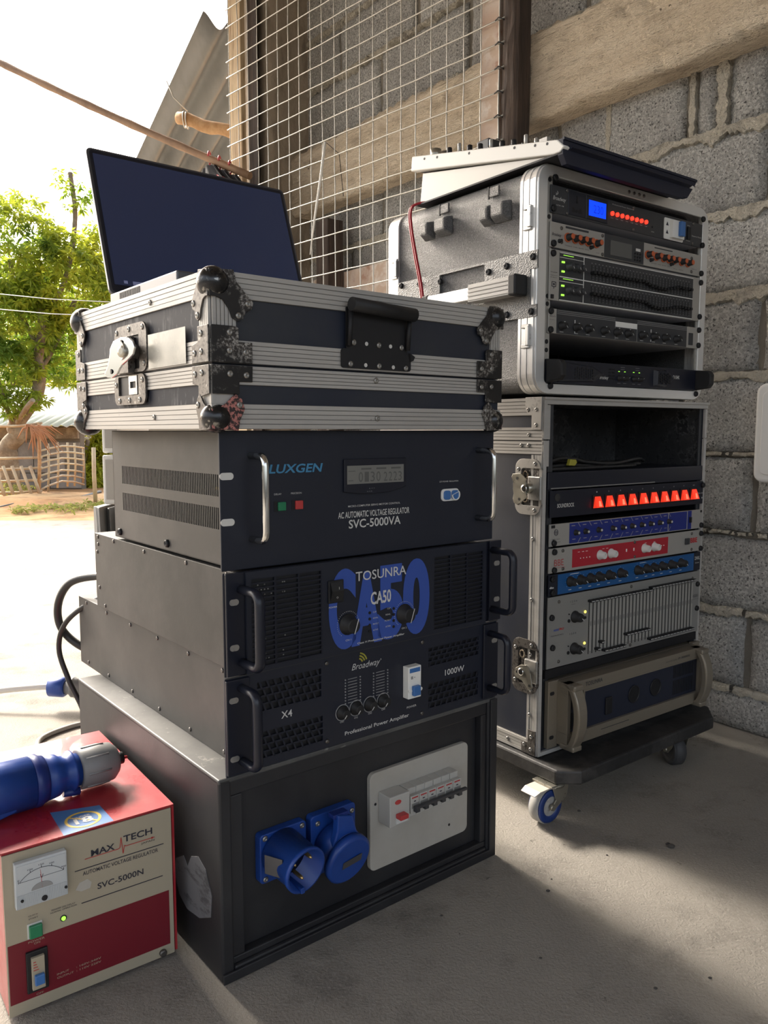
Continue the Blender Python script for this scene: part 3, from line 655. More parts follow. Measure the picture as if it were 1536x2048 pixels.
# stray stones on the concrete
for i, (px, py, r_) in enumerate([(1096, 1783, .0030), (1342, 1695, .006), (1336, 1690, .004), (1420, 1957, .0022), (1081, 1917, .002), (883, 1832, .002), (1158, 1623, .003), (1214, 1711, .0018), (1103, 1759, .0015), (1311, 1978, .0024)]):
    P = R(5.85); x = (px-768)/1583; y = -(py-1024)/1583; d = (x, math.cos(P)+y*math.sin(P), y*math.cos(P)-math.sin(P)); s_ = -.72/d[2]
    o = MB().sphere((0, 0, 0), r_, 7, 5, (1.2, .9, .55)).build('pebble', K['stone']); o.location = (d[0]*s_, d[1]*s_, r_*.5)
    o['category'] = 'pebble'
    if r_ > .005: o['label'] = 'largest dark crumb on the floor in the shade of the dolly'
    elif r_ > .0035: o['label'] = 'smaller crumb touching the largest one on the shaded floor'
    elif i == 0: o['label'] = 'dark pebble in the sunlit strip in front of the castor'
    else: o['label'] = 'tiny dark pebble lying on the concrete floor right of the black box'; o['group'] = 'pebbles on the floor'

# ================================================================ LEFT STACK
def txt(parent, items, m, name='lettering', bold=0):
    """items: (string, x0, x1, z0, z1[, shear[, bold]])"""
    b = MB()
    for it in items: text(b, *it[:5], y=it[7] if len(it) > 7 else TY, shear=it[5] if len(it) > 5 else 0, bold=it[6] if len(it) > 6 else bold)
    return b.build(name, m, parent, kind='stuff')
TY = -.0006
def handle(parent, x, z0, z1, depth, r, m, name='handle', y0=0, flat=None):
    b = MB(); rc = .012
    P = [(x, y0, z0), (x, y0 - depth + rc, z0)] + [(x, y0 - depth + rc - rc*math.sin(a), z0 + rc - rc*math.cos(a)) for a in [R(k) for k in (22, 45, 68, 90)]] + \
        [(x, y0 - depth, z1 - rc)] + [(x, y0 - depth + rc - rc*math.cos(a), z1 - rc + rc*math.sin(a)) for a in [R(k) for k in (22, 45, 68, 90)]] + [(x, y0, z1)]
    b.tube(P, r, 10)
    if flat:
        b.v = [(x + (p[0]-x)*flat, p[1], p[2]) for p in b.v]
    return b.build(name, m, parent)
def ear_slots(parent, pts, m, w_=.0095, h_=.0045):
    for x, z in pts: MB().prism(rrect(x-w_, x+w_, z-h_, z+h_, h_*.98), 'y', -.0005, .0005).build('ear_slot', m, parent)
# ---- power distribution box
t = thing('power_distribution_box', 'black wooden power box with blue sockets and breakers at the bottom of the left stack', 'power box', FS, (.256, .27, 0))
b = MB(); b.box(0, .018, 0, .54, .0, .277).box(.494, .512, 0, .54, 0, .277).box(.018, .494, 0, .54, 0, .018).box(.018, .494, .53, .54, .018, .27)
body = b.build('cabinet', K['ply'], t, bev=.003)
MB().box(0, .512, 0.0, .54, .2705, .2775).build('top_board', K['plytop'], t, bev=.002)
b = MB(); plate(b, .018, .494, .018, .2705, .004, .018, [(.036, .482, .028, .250)]); b.build('front_frame', K['ply'], t, bev=.002)
b = MB(); b.box(.018, .494, .018, .030, .018, .27); b.build('recessed_panel', K['ply'], t)
MB().prism(rrect(.252, .457, .057, .2107, .010), 'y', .010, .018).build('white_plate', K['cream'], t, bev=.001)
for x, z in ((.2619, .162), (.4154, .080)): MB().cyl((x, .0105, z), (x, .0095, z), .0022, 10).build('plate_hole', K['black'], t)
MB().box(.497, .512, -.004, 0, .0, .276).box(.0, .512, -.004, .0, .0, .014).build('front_lip', K['ply'], t, bev=.0015)
rn = random.Random(2); b = MB(); pc = [(.035, .020), (.075, .012), (.12, .010), (.15, .02), (.165, .045), (.16, .07), (.13, .085), (.115, .075), (.10, .095), (.075, .10), (.05, .085), (.03, .05)]
b.prism([(y*.85 + .0, z + .045 + .25*max(0, .09 - y)) for y, z in pc], 'x', -.0008, .0002); fix_normals(b.build('scraped_patch', K['bare'], t))
# breakers on the plate
b = MB(); b.box(.268, .4135, -.008, .012, .1335, .1775).build('breaker_body', K['brk'], t, bev=.0015) if False else None
br = MB().box(.2675, .3065, -.018, .010, .133, .180).build('main_breaker', K['brk'], t, bev=.0015)
MB().box(.279, .301, -.0195, -.018, .1365, .146).build('breaker_mask', K['white'], br)
MB().box(.2785, .2945, -.030, -.018, .1455, .1525).build('red_toggle', K['red'], br, bev=.001)
b = MB(); b.prism([(.283 + .006*math.cos(a), .1695 + .0035*math.sin(a)) for a in [k*math.pi/8 for k in range(16)]], 'y', -.0187, -.018); b.build('red_badge', K['red'], br)
for i in range(6):
    x = .3085 + i*.0178
    q = MB().box(x, x + .0170, -.010, .010, .1335, .1790).box(x, x + .0170, -.018, -.010, .1425, .1700).build('breaker', K['brk'], t, bev=.0009)
    MB().box(x + .0015, x + .0155, -.0186, -.018, .1505, .158).build('slot', K['silverd'], q)
    MB().box(x + .0045, x + .0125, -.026, -.018, .1455, .1535).build('toggle', K['graf'], q, bev=.001)
    b = MB(); text(b, 'Breaker', x + .002, x + .015, .1655, .1685, y=-.0185, shear=.2) if False else b.box(x + .002, x + .014, -.0184, -.018, .1660, .1678); b.build('red_mark', K['rprint'], q)
    MB().box(x + .006, x + .010, -.0185, -.018, .1605, .1618).build('black_mark', K['dprint'], q)
MB().box(.311, .419, -.0275, -.0225, .1515, .1565).build('toggle_bar', K['graf'], t, bev=.001)
# blue appliance inlet
q = MB(); q.prism(rrect(.0605, .1345, .112, .1815, .006), 'y', .004, .018); inl = q.build('inlet_flange', K['blue'], t, bev=.0015)
ax = Vector((.10, -1, -.14)).normalized(); c0 = Vector((.0935, .006, .151))
b = MB(); b.lathe([(0, .0315), (.05, .0300), (.0505, .0320), (.056, .0320), (.0565, .0285), (.020, .0270)], c0, ax, 32); b.build('inlet_barrel', K['blue'], inl)
b = MB(); b.box(.0905, .0965, -.050, -.010, .1135, .1215); b.build('key_rib', K['blue'], inl, bev=.001)
b = MB(); b.lathe([(.0205, .0268), (.021, .001)], c0, ax, 24); b.build('inlet_floor', K['darkblue'], inl)
for dx, dz in ((-.012, .008), (.013, .010), (-.001, -.014)):
    s_ = c0 + Vector((dx, 0, dz)); MB().lathe([(.02, .0028), (.046, .0026), (.050, .0012)], s_, ax, 10).build('brass_pin', K['gold'], inl)
MB().prism(rrect(-.008, .008, -.014, .014, .002), 'y', -.0006, .0006).mesh('x', K['white'])
o = put('rating_label', MB().add([(0, -.014, -.013), (.0, .014, -.013), (.0, .014, .013), (.0, -.014, .013)], [(0, 1, 2, 3)]).mesh('rating_label', K['lapgrey']), inl, (.0642, -.024, .150), (0, 0, R(24)))
for x, z in ((.0685, .1755), (.1275, .175), (.0685, .118), (.1275, .118)): put('screw', ME['rivet'], inl, (x, .004, z), label='steel flange screw')
# blue socket with flap
q = MB(); q.prism(rrect(.1420, .2200, .092, .1815, .006), 'y', .004, .018); so = q.build('socket_flange', K['blue'], t, bev=.0015)
b = MB(); b.lathe([(0, .0335), (.030, .0325)], (.180, .006, .135), Vector((.05, -1, -.25)), 32); b.build('socket_barrel', K['blue'], so)
b = MB(); c1 = Vector((.180, -.026, .1245)); a1 = Vector((.05, -1, -.25)).normalized(); b.lathe([(0, .0375), (.008, .0375), (.011, .033)], c1, a1, 32)
b.build('flap_lid', K['blue'], so)
b = MB(); b.prism([(.165, .190), (.190, .183), (.197, .160), (.205, .145), (.155, .145), (.163, .165)], 'y', -.030, -.018); fix_normals(b.build('flap_arm', K['blue'], so, bev=.002))
MB().box(.160, .186, -.026, -.012, .184, .190).build('hinge', K['blued'], so, bev=.001)
b = MB(); v_ = [(-.016, -.0075), (.016, -.0025), (.016, .0085), (-.016, .0035)]
b.add([(c1.x + .003 + x, c1.y - .0118 - z*.25 + .002*0, c1.z - .004 + z) for x, z in v_], [(0, 1, 2, 3)]); b.build('lid_label', K['lapgrey'], so)
for x, z in ((.1535, .169), (.2135, .170), (.1525, .0985)): put('screw', ME['rivet'], so, (x, .004, z), label='steel flange screw')
MB().box(.060, .235, .0165, .018, .2485, .2510).build('groove', K['black'], t)

# ---- X4 power amplifier
TY = -.0006
t = thing('power_amplifier', 'black four channel power amplifier standing directly on the wooden power box', 'amplifier', FS, (.26, .3, .2775))
z0, z1 = .2775, .4085
ch = MB().box(.040, .478, .006, .645, z0, z1 - .002).build('chassis', K['sheet'], t, bev=.001)
hl = []
def slant_vents(x0, x1, za, zb, rows, cols, skew):
    return (x0, x1, za, zb, rows, cols, skew)
regs = [(.058, .159, .353, .395), (.058, .161, .289, .327), (.359, .4685, .357, .388), (.359, .4685, .290, .331)]
b = MB(); plate(b, .0115, .5105, z0 + .0005, z1, 0, .003, regs); b.build('front_panel', K['panel'], t)
MB().box(.05, .475, .0045, .0062, z0+.002, z1-.002).build('vent_shade_backing', K['black'], t)
b = MB()
for (x0, x1, za, zb) in regs:
    rows = 4; rh = (zb - za)/rows
    for i in range(rows + 1): b.box(x0, x1, .0001, .0026, za + rh*i - .0011, za + rh*i + .0011)
    for i in range(rows):
        n = 9; pw = (x1 - x0)/n
        for k in range(n + 1):
            xx = x0 + pw*(k + (.5 if i % 2 else 0)); sk = .0035 if x0 < .2 else -.0035
            if xx > x1 - .001: continue
            b.add([(xx, .0001, za+rh*i), (xx+.0028, .0001, za+rh*i), (xx+.0028-sk, .0001, za+rh*(i+1)), (xx-sk, .0001, za+rh*(i+1))], [(0, 1, 2, 3)])
b.build('vent_grille', K['panel'], t, kind='stuff')
MB().box(.0115, .512, -.0015, .0, z1 - .0012, z1).build('top_edge', K['sheet'], t)
for s_ in (0, 1):
    x = (.0155, .4935)[s_]; MB().box(x - .004 if not s_ else x - .016, x + .030 if not s_ else x + .017, -.0045, .0, z0 + .003, z1 - .003).build('rack_ear', K['panel2'], t, bev=.0012)
handle(t, .0330, .2965, .3935, .040, .0052, K['panel2'], y0=-.004, flat=1.25)
handle(t, .4900, .2985, .3900, .040, .0052, K['panel2'], y0=-.004, flat=1.25)
TYs = -.0050
for x, z in ((.0215, .3790), (.0215, .3020), (.5010, .3765), (.5020, .2995)): MB().prism(rrect(x-.0065, x+.0065, z-.0038, z+.0038, .0037), 'y', -.0052, -.0044).build('ear_slot', K['zinc'], t)
txt(t, [('X4', .0936, .1108, .3372, .3470, 0, .01), ('1000W', .3936, .4358, .3368, .3462, 0, .01), ('Professional Power Amplifier', .1985, .3190, .2862, .2935, 0, .008), ('POWER', .3147, .3339, .3010, .3042),
        ('Broadway', .212, .262, .3775, .3895, .35, -.004), ('CH1', .1900, .1965, .3080, .3105), ('CH2', .2150, .2215, .3085, .3110), ('CH3', .2405, .2470, .3090, .3115), ('CH4', .2655, .2720, .3095, .3120), ('R', .2635, .2655, .3865, .3885)], K['white'])
b = MB()
for r_ in (.006, .010, .014):
    ar = [(.223 + q*math.cos(R(a)), .3885 + q*math.sin(R(a))) for q, sq in ((r_, 1), (r_ + .0022, -1)) for a in (range(15, 80, 8) if sq > 0 else range(79, 14, -8))]
    b.prism(ar, 'y', TY - .0003, TY)
fix_normals(b.build('wave_mark', K['yel'], t))
b = MB()
for i in range(4):
    x = (.1945, .2185, .2435, .2685)[i]; zk = (.3225, .3240, .3240, .3240)[i]
    ring(b, [(x + .0120*math.cos(a), zk + .0120*math.sin(a)) for a in [k*math.pi/16 for k in range(33)]], [(x + .0110*math.cos(a), zk + .0110*math.sin(a)) for a in [k*math.pi/16 for k in range(33)]], 'y', -.0008, 0)
b.build('dial_rings', K['grayp'], t)
km = knob_mesh('knob', .0088, .012, K['rubber'], K['white'], -140)
for i in range(4): put('volume_knob', km, t, ((.1945, .2185, .2435, .2685)[i], 0, (.3225, .3240, .3240, .3240)[i]))
b = MB(); c = MB()
for gx in (.1996, .2505):
    for j in range(9):
        z = .3345 + j*.0043
        for x in (gx, gx + .0265): b.cyl((x, -.0012, z), (x, 0, z), .0011, 6)
        c.box(gx + .005, gx + .021, -.0005, 0, z - .0005, z + .0003)
b.build('indicator_lamps', K['grayp'], t, kind='stuff'); c.build('scale_marks', K['grayp'], t, kind='stuff')
q = MB().box(.3070, .3325, -.013, 0, .3200, .3690).build('breaker_switch', K['whitep'], t, bev=.001)
MB().box(.3095, .3300, -.0134, -.013, .3600, .3665).build('label_strip', K['bluesw'], q)
MB().box(.3135, .3265, -.0195, -.013, .3250, .3400).build('blue_toggle', K['bluesw'], q, bev=.001)
for x in (.3098, .3302): MB().cyl((x, -.0155, .3330), (x, -.012, .3330), .0028, 10).build('pivot', K['whitep'], q)
MB().box(.3185, .3200, -.0133, -.013, .3515, .3530).box(.312, .316, -.0133, -.013, .3500, .3545).build('print', K['grayp'], q)
for x, z in ((.168, .399), (.3455, .399), (.168, .287), (.3455, .287)): put('screw', ME['screw'], t, (x, 0, z))
for dy in (.060, .165, .275, .385, .495, .600):
    put('screw', ME['screw'], t, (.040, dy, .3995), (0, 0, SIDE)); put('screw', ME['screw'], t, (.040, dy, .2860), (0, 0, SIDE))
b = MB()
for i in range(14): b.box(.0392, .0402, .010, .0125, .293 + i*.0075, .2955 + i*.0075)
b.build('side_perforations', K['black'], t, kind='stuff')

# ---- CA50 power amplifier
t = thing('power_amplifier', 'black power amplifier with big blue lettering, between two other black units', 'amplifier', FS, (.26, .26, .4085))
z0, z1 = .4092, .5436
MB().box(.033, .480, .006, .522, z0, z1 - .003).build('chassis', K['sheet2'], t, bev=.001)
MB().box(.0118, .515, .0, .003, z0, z1 - .001).build('rear_plate', K['panel2'], t, bev=.0015)
b = MB(); x0, x1 = .040, .476
ls, rs = (.0465, .1555, .4165, .5330), (.3616, .4690, .4165, .5300)
plate(b, x0, x1, z0 + .001, z1 - .001, -.008, -.0045, [ls, rs]); b.build('front_panel', K['panel'], t)
MB().box(x0, x1, -.0045, 0, z0 + .002, z1 - .002).build('vent_shade_backing', K['black'], t)
b = MB()
for (xa, xb, za, zb) in (ls, rs):
    n = 18; rh = (zb - za)/n
    for i in range(n + 1): b.box(xa, xb, -.0078, -.0062, za + rh*i - .0011, za + rh*i + .0011)
    for k in range(4): b.box(xa + (xb-xa)*k/3 - .0015, xa + (xb-xa)*k/3 + .0015, -.0078, -.006, za, zb)
b.build('vent_grille', K['panel2'], t, kind='stuff')
b = MB()
rn = random.Random(8)
for i in range(30):
    x = rn.choice([.052, .057, .062, .067, .072, .077, .094, .097]); z = .4165 + (rn.choice([1, 2, 5, 14, 15, 16]) + .5)*.0065
    b.box(x, x + .0018, -.0062, -.0058, z - .0008, z + .0008)
b.build('inner_heatsink_glints', K['silverd'], t, kind='stuff')
TY = -.0084
b = MB(); text(b, 'C', .1665, .2130, .4165, .5305, y=TY, bold=.055); text(b, 'A', .2050, .2600, .4175, .5230, y=TY, bold=.055); text(b, '5', .2520, .3010, .4175, .5275, y=TY, bold=.055); text(b, '0', .3000, .3525, .4165, .5315, y=TY, bold=.055)
b.build('big_blue_lettering', K['cablue'], t)
MB().box(.2185, .2300, TY-.0003, TY-.0001, .4440, .4560).build('print_mask', K['panel'], t) if False else None
TY = -.0090
txt(t, [('TOSUNRA', .2126, .3055, .5100, .5235, 0, .006), ('CA50', .2390, .2765, .4728, .4915, 0, .022), ('POWER', .1664, .1805, .4780, .4803, 0, .01), ('Class H Professional Power Amplifier', .2150, .3020, .4188, .4225, 0, .012),
        ('CH 1', .1945, .2040, .4275, .4300, 0, .01), ('CH 2', .2970, .3065, .4285, .4310, 0, .01)] +
       [(s_, .2430, .2430 + .0025*len(s_)*.62, .4610 - i*.0088, .4632 - i*.0088) for i, s_ in enumerate(('CLIP', 'SIGNAL', 'PROTECT', 'ACTIVE'))] +
       [(s_, .2755 - .0025*len(s_)*.62, .2755, .4625 - i*.0088, .4647 - i*.0088) for i, s_ in enumerate(('CLIP', 'SIGNAL', 'PROTECT', 'ACTIVE'))], K['white'])
b = MB()
for cx, cz in ((.1990, .4512), (.3018, .4510)):
    for k in range(31):
        a = R(-140 + 280*k/30); q = .0185
        b.box(cx + q*math.sin(a) - .0004, cx + q*math.sin(a) + .0004, TY, TY + .0002, cz + q*math.cos(a) - .0004, cz + q*math.cos(a) + .0004)
b.build('dial_marks', K['white'], t, kind='stuff')
km2 = knob_mesh('knob', .0135, .016, K['rubber'], None)
lm = MB().add([(-.0012, -.0005, -.0105), (.0000, -.0005, -.0112), (.0072, -.0005, .0095), (.0060, -.0005, .0102)], [(0, 1, 2, 3)]).mesh('pointer', K['white'])
for cx, cz in ((.1990, .4512), (.3018, .4510)):
    kk = put('volume_knob', km2, t, (cx, -.008, cz)); put('pointer_line', lm, kk, (cx, -.0245, cz))
q = MB().box(.1650, .1905, -.011, -.008, .4850, .5165).build('power_switch', K['black'], t, bev=.001)
MB().add([(.168, -.011, .488), (.188, -.011, .488), (.188, -.015, .502), (.168, -.015, .502), (.168, -.011, .514), (.188, -.011, .514)], [(0, 1, 2, 3), (3, 2, 5, 4)]).build('rocker', K['rubber'], q)
b = MB(); text(b, 'O', .1765, .1795, .4915, .4940, y=-.0132); b.box(.1800, .1804, -.0146, -.0143, .5040, .5075); b.build('rocker_marks', K['white'], q)
b = MB()
for x in (.2372, .2815):
    for j in range(4): b.cyl((x, -.0095, .4620 - .0090*j), (x, -.008, .4620 - .0090*j), .0022, 8)
b.build('indicator_lamps', K['black'], t, kind='stuff')
for x in (.0135, .4880): MB().box(x, x + .027, -.0045, 0, z0 + .001, z1 - .001).build('rack_ear', K['panel2'], t, bev=.0012)
handle(t, .0355, .4260, .5210, .045, .0058, K['panel2'], y0=-.004, flat=1.2)
handle(t, .4945, .4300, .5275, .045, .0058, K['panel2'], y0=-.004, flat=1.2)
for x, z in ((.0245, .5056), (.0240, .4471), (.5040, .5050), (.5047, .4453)): MB().prism(rrect(x-.0065, x+.0065, z-.0040, z+.0040, .0039), 'y', -.0052, -.0044).build('ear_slot', K['zinc'], t)
for dy, z in ((.030, .535), (.150, .535), (.300, .533), (.430, .535), (.505, .535), (.505, .522), (.510, .508), (.505, .445), (.480, .416)): put('screw', ME['screw'], t, (.033, dy, z), (0, 0, SIDE))

# ---- servo voltage regulator (four units high)
t = thing('voltage_regulator', 'large black voltage regulator with chrome handles and grey display under the flight case', 'voltage regulator', FS, (.255, .215, .5450))
z0, z1 = .5452, .7205
xs, ye = .033, .420
b = MB(); rows = [(.592, .6205), (.6352, .6637)]
b.box(xs, xs+.0015, .003, ye, z0, .592).box(xs, xs+.0015, .003, ye, .6205, .6352).box(xs, xs+.0015, .003, ye, .6637, z1)
for za, zb in rows: b.box(xs, xs+.0015, .381, ye, za, zb).box(xs, xs+.0015, .003, .030, za, zb)
b.box(xs, .478, ye-.002, ye, z0, z1).box(xs, .478, .003, ye, z1-.0015, z1).box(xs, .478, .003, ye, z0, z0+.0015).box(.4765, .478, .003, ye, z0, z1)
b.build('case_cover', K['sheet'], t)
b = MB()
for za, zb in rows:
    n = 66
    for i in range(n): y = .030 + (.381-.030)*i/n; b.box(xs+.0001, xs+.0014, y, y+.0023, za, zb)
b.build('vent_slats', K['sheet'], t, kind='stuff')
MB().box(xs+.0045, xs+.006, .006, ye-.03, .585, .670).build('vent_shade_backing', K['black'], t)  # black sheet added behind the slats as the shade inside the case
MB().box(xs+.05, .45, .02, ye-.02, z0+.01, z1-.02).build('inner_dark_box', K['black'], t)  # made-up black box, gives the dark interior seen through the slots
MB().box(xs+.003, xs+.0044, .032, .060, .644, .647).build('yellow_wire', K['stky'], t)
MB().box(.0108, .4975, 0, .003, z0, z1).build('front_panel', K['panel'], t, bev=.0008)
ear_slots(t, [(.0200, .6640), (.0203, .6066)], K['spkw'])
handle(t, .0540, .5830, .6890, .036, .0048, K['chrome'], name='chrome_handle'); handle(t, .4610, .5825, .6895, .036, .0048, K['chrome'], name='chrome_handle')
TY = -.0006
txt(t, [('LUXGEN', .0812, .1625, .6652, .6770, .25, .022)], K['cyan'], 'maker_lettering')
txt(t, [('DELAY', .0875, .0985, .6372, .6395), ('PRECISION', .1130, .1295, .6372, .6395), ('MICRO-COMPUTER SERVO MOTOR CONTROL', .2060, .3005, .6142, .6168, 0, .004), ('AC AUTOMATIC VOLTAGE REGULATOR', .1890, .3185, .5992, .6082, 0, .012),
        ('SVC-5000VA', .2070, .3015, .5842, .5965, 0, .014), ('CITY POWER  REGULATION', .3788, .4186, .6418, .6440)], K['white'])
MB().box(.0925, .1040, -.0035, 0, .6165, .6280).build('delay_button', K['green'], t, bev=.001); MB().box(.1190, .1305, -.0035, 0, .6170, .6285).build('precision_button', K['red'], t, bev=.001)
MB().box(.087, .0925, -.0006, 0, .6155, .629).build('button_bezel', K['black'], t); MB().box(.1140, .1190, -.0006, 0, .616, .6295).build('button_bezel', K['black'], t)
q = MB(); pb = [(.1975, .6360), (.225, .6325), (.25, .6315), (.28, .6330), (.3095, .6395), (.3095, .6810), (.1975, .6810)]; q.prism(pb, 'y', -.004, 0); lc_ = fix_normals(q.build('display_bezel', K['panel2'], t, bev=.0008))
MB().box(.2020, .3040, -.0044, -.0038, .6465, .6720).build('display', K['lcd'], lc_)
b = MB()
for i, ch_ in enumerate('0130'): text(b, ch_, .2215 + .0105*i, .2290 + .0105*i, .6490, .6630, y=-.0047)
for i, ch_ in enumerate('2223'): text(b, ch_, .2665 + .0090*i, .2730 + .0090*i, .6490, .6620, y=-.0047)
for i in range(3): b.box(.2265 + .027*i, .2440 + .027*i, -.0047, -.0044, .6660, .6685)
b.box(.2040, .2160, -.0047, -.0044, .6640, .6650).box(.2040, .2120, -.0047, -.0044, .6510, .6520); b.build('digits', K['lcdd'], lc_)
b = MB(); text(b, 'A  V  F', .240, .250, .6385, .6402, y=-.0043); text(b, 'A.V.R', .236, .246, .6345, .6360, y=-.0043); b.build('small_print', K['grayp'], lc_)
q = MB(); q.prism(rrect(.3825, .4190, .6128, .6315, .006), 'y', -.002, 0); sw = q.build('rotary_switches', K['whitep'], t)
for x in (.3925, .4090): MB().prism(rrect(x-.0065, x+.0065, .615, .629, .004), 'y', -.0055, -.002).build('blue_rocker', K['bluesw'], sw, bev=.0008)
b = MB(); ring(b, [(.409+.0085*math.cos(a), .622+.0085*math.sin(a)) for a in [R(k) for k in range(-180, 41, 20)]], [(.409+.0068*math.cos(a), .622+.0068*math.sin(a)) for a in [R(k) for k in range(-180, 41, 20)]], 'y', -.0065, -.0055)
b.build('white_arc', K['whitep'], sw)
for dy, z in ((.395, .5548), (.210, .5560)): put('screw', ME['bolt'], t, (xs, dy, z), (0, 0, SIDE), label='large steel side screw')

# ---- flight case on top
t = thing('flight_case', 'wide aluminium-edged flight case with worn corners carrying the laptop', 'flight case', FS, (.24, .215, .7220))
Z0, Z1, XA, XB, YA, YB = .7222, .9080, -.008, .490, -.020, .452
MB().box(XA+.003, XB-.003, YA+.003, YB-.003, Z0+.002, .7994).build('lower_shell', K['lam'], t)
MB().box(XA+.003, XB-.003, YA+.003, YB-.003, .8002, Z1-.002).build('lid_shell', K['lam'], t)
MB().box(XA+.0024, XA+.003, YA+.03, YB-.03, .753, .775).box(XA+.0024, XA+.003, YA+.03, YB-.03, .829, .877).build('scratched_side', K['lamw'], t)
def profile(za, zb, name, side):
    """grooved aluminium strip along the front (side 0) or the left face (side 1)"""
    b = MB(); n = 5; h = (zb-za)/n
    for i in range(n):
        a, c = za + h*i + .00045, za + h*(i+1) - .00045
        pr = .0009 if 0 < i < n-1 else .0014
        if side == 0: b.box(XA, XB, YA - pr + .0012, YA+.004, a, c)
        elif side == 1: b.box(XA - pr + .0012, XA+.004, YA, YB, a, c)
        elif side == 2: b.box(XB-.004, XB + pr - .0012, YA, YB, a, c)
    g = MB()
    if side == 0: g.box(XA, XB, YA+.001, YA+.004, za, zb)
    elif side == 1: g.box(XA+.001, XA+.004, YA, YB, za, zb)
    else: g.box(XB-.004, XB-.001, YA, YB, za, zb)
    q = b.build(name, K['alu'], t); g.build('groove_bed', K['alur'], q); return q
for za, zb in ((.7222, .7525), (.7755, .7985), (.8012, .8285), (.8775, .9080)):
    for s_ in (0, 1, 2): profile(za, zb, 'edge_profile', s_)
b = MB(); b.box(XA, XB, YA, YA+.030, Z1-.0015, Z1).box(XA, XA+.03, YA+.03, YB, Z1-.0015, Z1).box(XB-.03, XB, YA+.03, YB, Z1-.0015, Z1).box(XA, XB, YB-.03, YB, Z1-.0015, Z1+.0); b.build('top_profile', K['alu'], t)
b = MB()
for i in range(6): b.box(XA+.0035+.0052*i, XA+.0035+.0052*(i+1)-.0009, YA-.0006, YA+.004, .826, .878)
for i in range(4): b.box(XB-.0035-.0052*(i+1)+.0009, XB-.0035-.0052*i, YA-.0006, YA+.004, .826, .878)
for i in range(5): b.box(XA-.0006, XA+.004, YA+.0035+.0048*i, YA+.0035+.0048*(i+1)-.0009, .826, .878).box(XA-.0006, XA+.004, YB-.0035-.0048*(i+1)+.0009, YB-.0035-.0048*i, .826, .878)
b.box(XA, XA+.03, YA+.001, YA+.005, .752, .777).box(XA+.001, XA+.005, YA, YA+.026, .752, .777); b.build('corner_profile', K['alu'], t, kind='stuff')
# ball corners
def ball_corner(name, xc, sx, zc, sz, small=False, m=None):
    q = MB(); q.sphere((xc + sx*.0095, YA + .0095, zc - sz*.0135), .0195 if not small else .0185, 24, 14, (1, 1, 1)); q_ = q.build(name, K['dome'], t)
    k = .75 if small else 1
    P = [(0, .002), (.032, .0), (.036, .014), (.050, .028), (.058, .036), (.056, .044), (.048, .047), (.044, .056), (.036, .0595), (.029, .056), (.025, .046), (.017, .036), (.008, .033), (0, .033)]
    if small: P = [(0, .002), (.040, .0), (.042, .012), (.050, .026), (.0455, .038), (.036, .044), (.030, .040), (.022, .033), (.008, .026), (0, .026)]
    pl_ = [(xc + sx*(a-.0015)*(1 if not small else .88), zc - sz*(c-.002)) for a, c in P]
    b = MB(); b.prism(pl_, 'y', YA-.0034, YA-.0012); o = fix_normals(b.build('corner_plate', m or K['pit'], q_, bev=.0005))
    if sx > 0:
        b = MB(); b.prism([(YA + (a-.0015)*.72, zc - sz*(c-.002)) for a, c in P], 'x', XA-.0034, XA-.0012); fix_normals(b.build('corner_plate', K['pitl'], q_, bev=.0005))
        for a, c in (((.049, .036), (.035, .051)) if not small else ((.040, .029),)): put('rivet', ME['rivet'], q_, (XA-.0034, YA+a*.72, zc-sz*c), (0, 0, SIDE))
    for a, c in (((.049, .036), (.036, .051)) if not small else ((.040, .029),)): put('rivet', ME['rivet'], q_, (xc+sx*a*(1 if not small else .88), YA-.0034, zc-sz*c))
    return q_
ball_corner('ball_corner', XA, 1, Z1, 1); ball_corner('ball_corner', XB, -1, Z1, 1)
ball_corner('ball_corner', XA, 1, Z0, -1, True, K['patch']); ball_corner('ball_corner', XB, -1, Z0, -1, True)
# far left corners
for zc, sz in ((Z1, 1), (Z0, -1)):
    q = MB().sphere((XA + .011, YB - .011, zc - sz*.013), .023, 18, 10).build('ball_corner', K['dome'], t)
    P = [(0, .002), (.030, .0), (.034, .014), (.050, .030), (.056, .038), (.054, .046), (.044, .054), (.034, .057), (.028, .05), (.02, .036), (0, .033)]
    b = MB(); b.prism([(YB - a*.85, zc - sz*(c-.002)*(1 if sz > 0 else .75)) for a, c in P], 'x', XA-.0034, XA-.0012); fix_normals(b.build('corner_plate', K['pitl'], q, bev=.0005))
    for a, c in ((.046, .038), (.036, .050)): put('rivet', ME['rivet'], q, (XA-.0034, YB-a*.85, zc-sz*c*(1 if sz > 0 else .75)), (0, 0, SIDE))
# brackets at the lid joint (front left, front right, back left)
def bracket(pts, ax_, m, riv, up=True):
    b = MB(); b.prism(pts, ax_, (YA-.0030) if ax_ == 'y' else (XA-.0030), (YA-.0010) if ax_ == 'y' else (XA-.0010)); q = fix_normals(b.build('corner_bracket', m, t, bev=.0006))
    for a, c in riv: put('rivet', ME['rivet'], q, (a, YA-.0030, c) if ax_ == 'y' else (XA-.0030, a, c), None if ax_ == 'y' else (0, 0, SIDE))
for sx, xc in ((1, XA), (-1, XB)):
    f = lambda q: [(xc + sx*a, z) for a, z in q]; mm = K['pit'] if sx > 0 else K['pit']
    bracket(f([(0, .8012), (.0545, .8012), (.0545, .8262), (.036, .8262), (.036, .842), (.033, .8445), (0, .8445)]), 'y', mm, f([(.024, .837), (.0235, .8155), (.0455, .8145)]))
    bracket(f([(0, .7980), (.0545, .7980), (.0540, .7790), (.036, .7790), (.036, .764), (0, .764)]), 'y', mm, f([(.0235, .788), (.0455, .787)]))
g = lambda q: [(YA + a, z) for a, z in q]
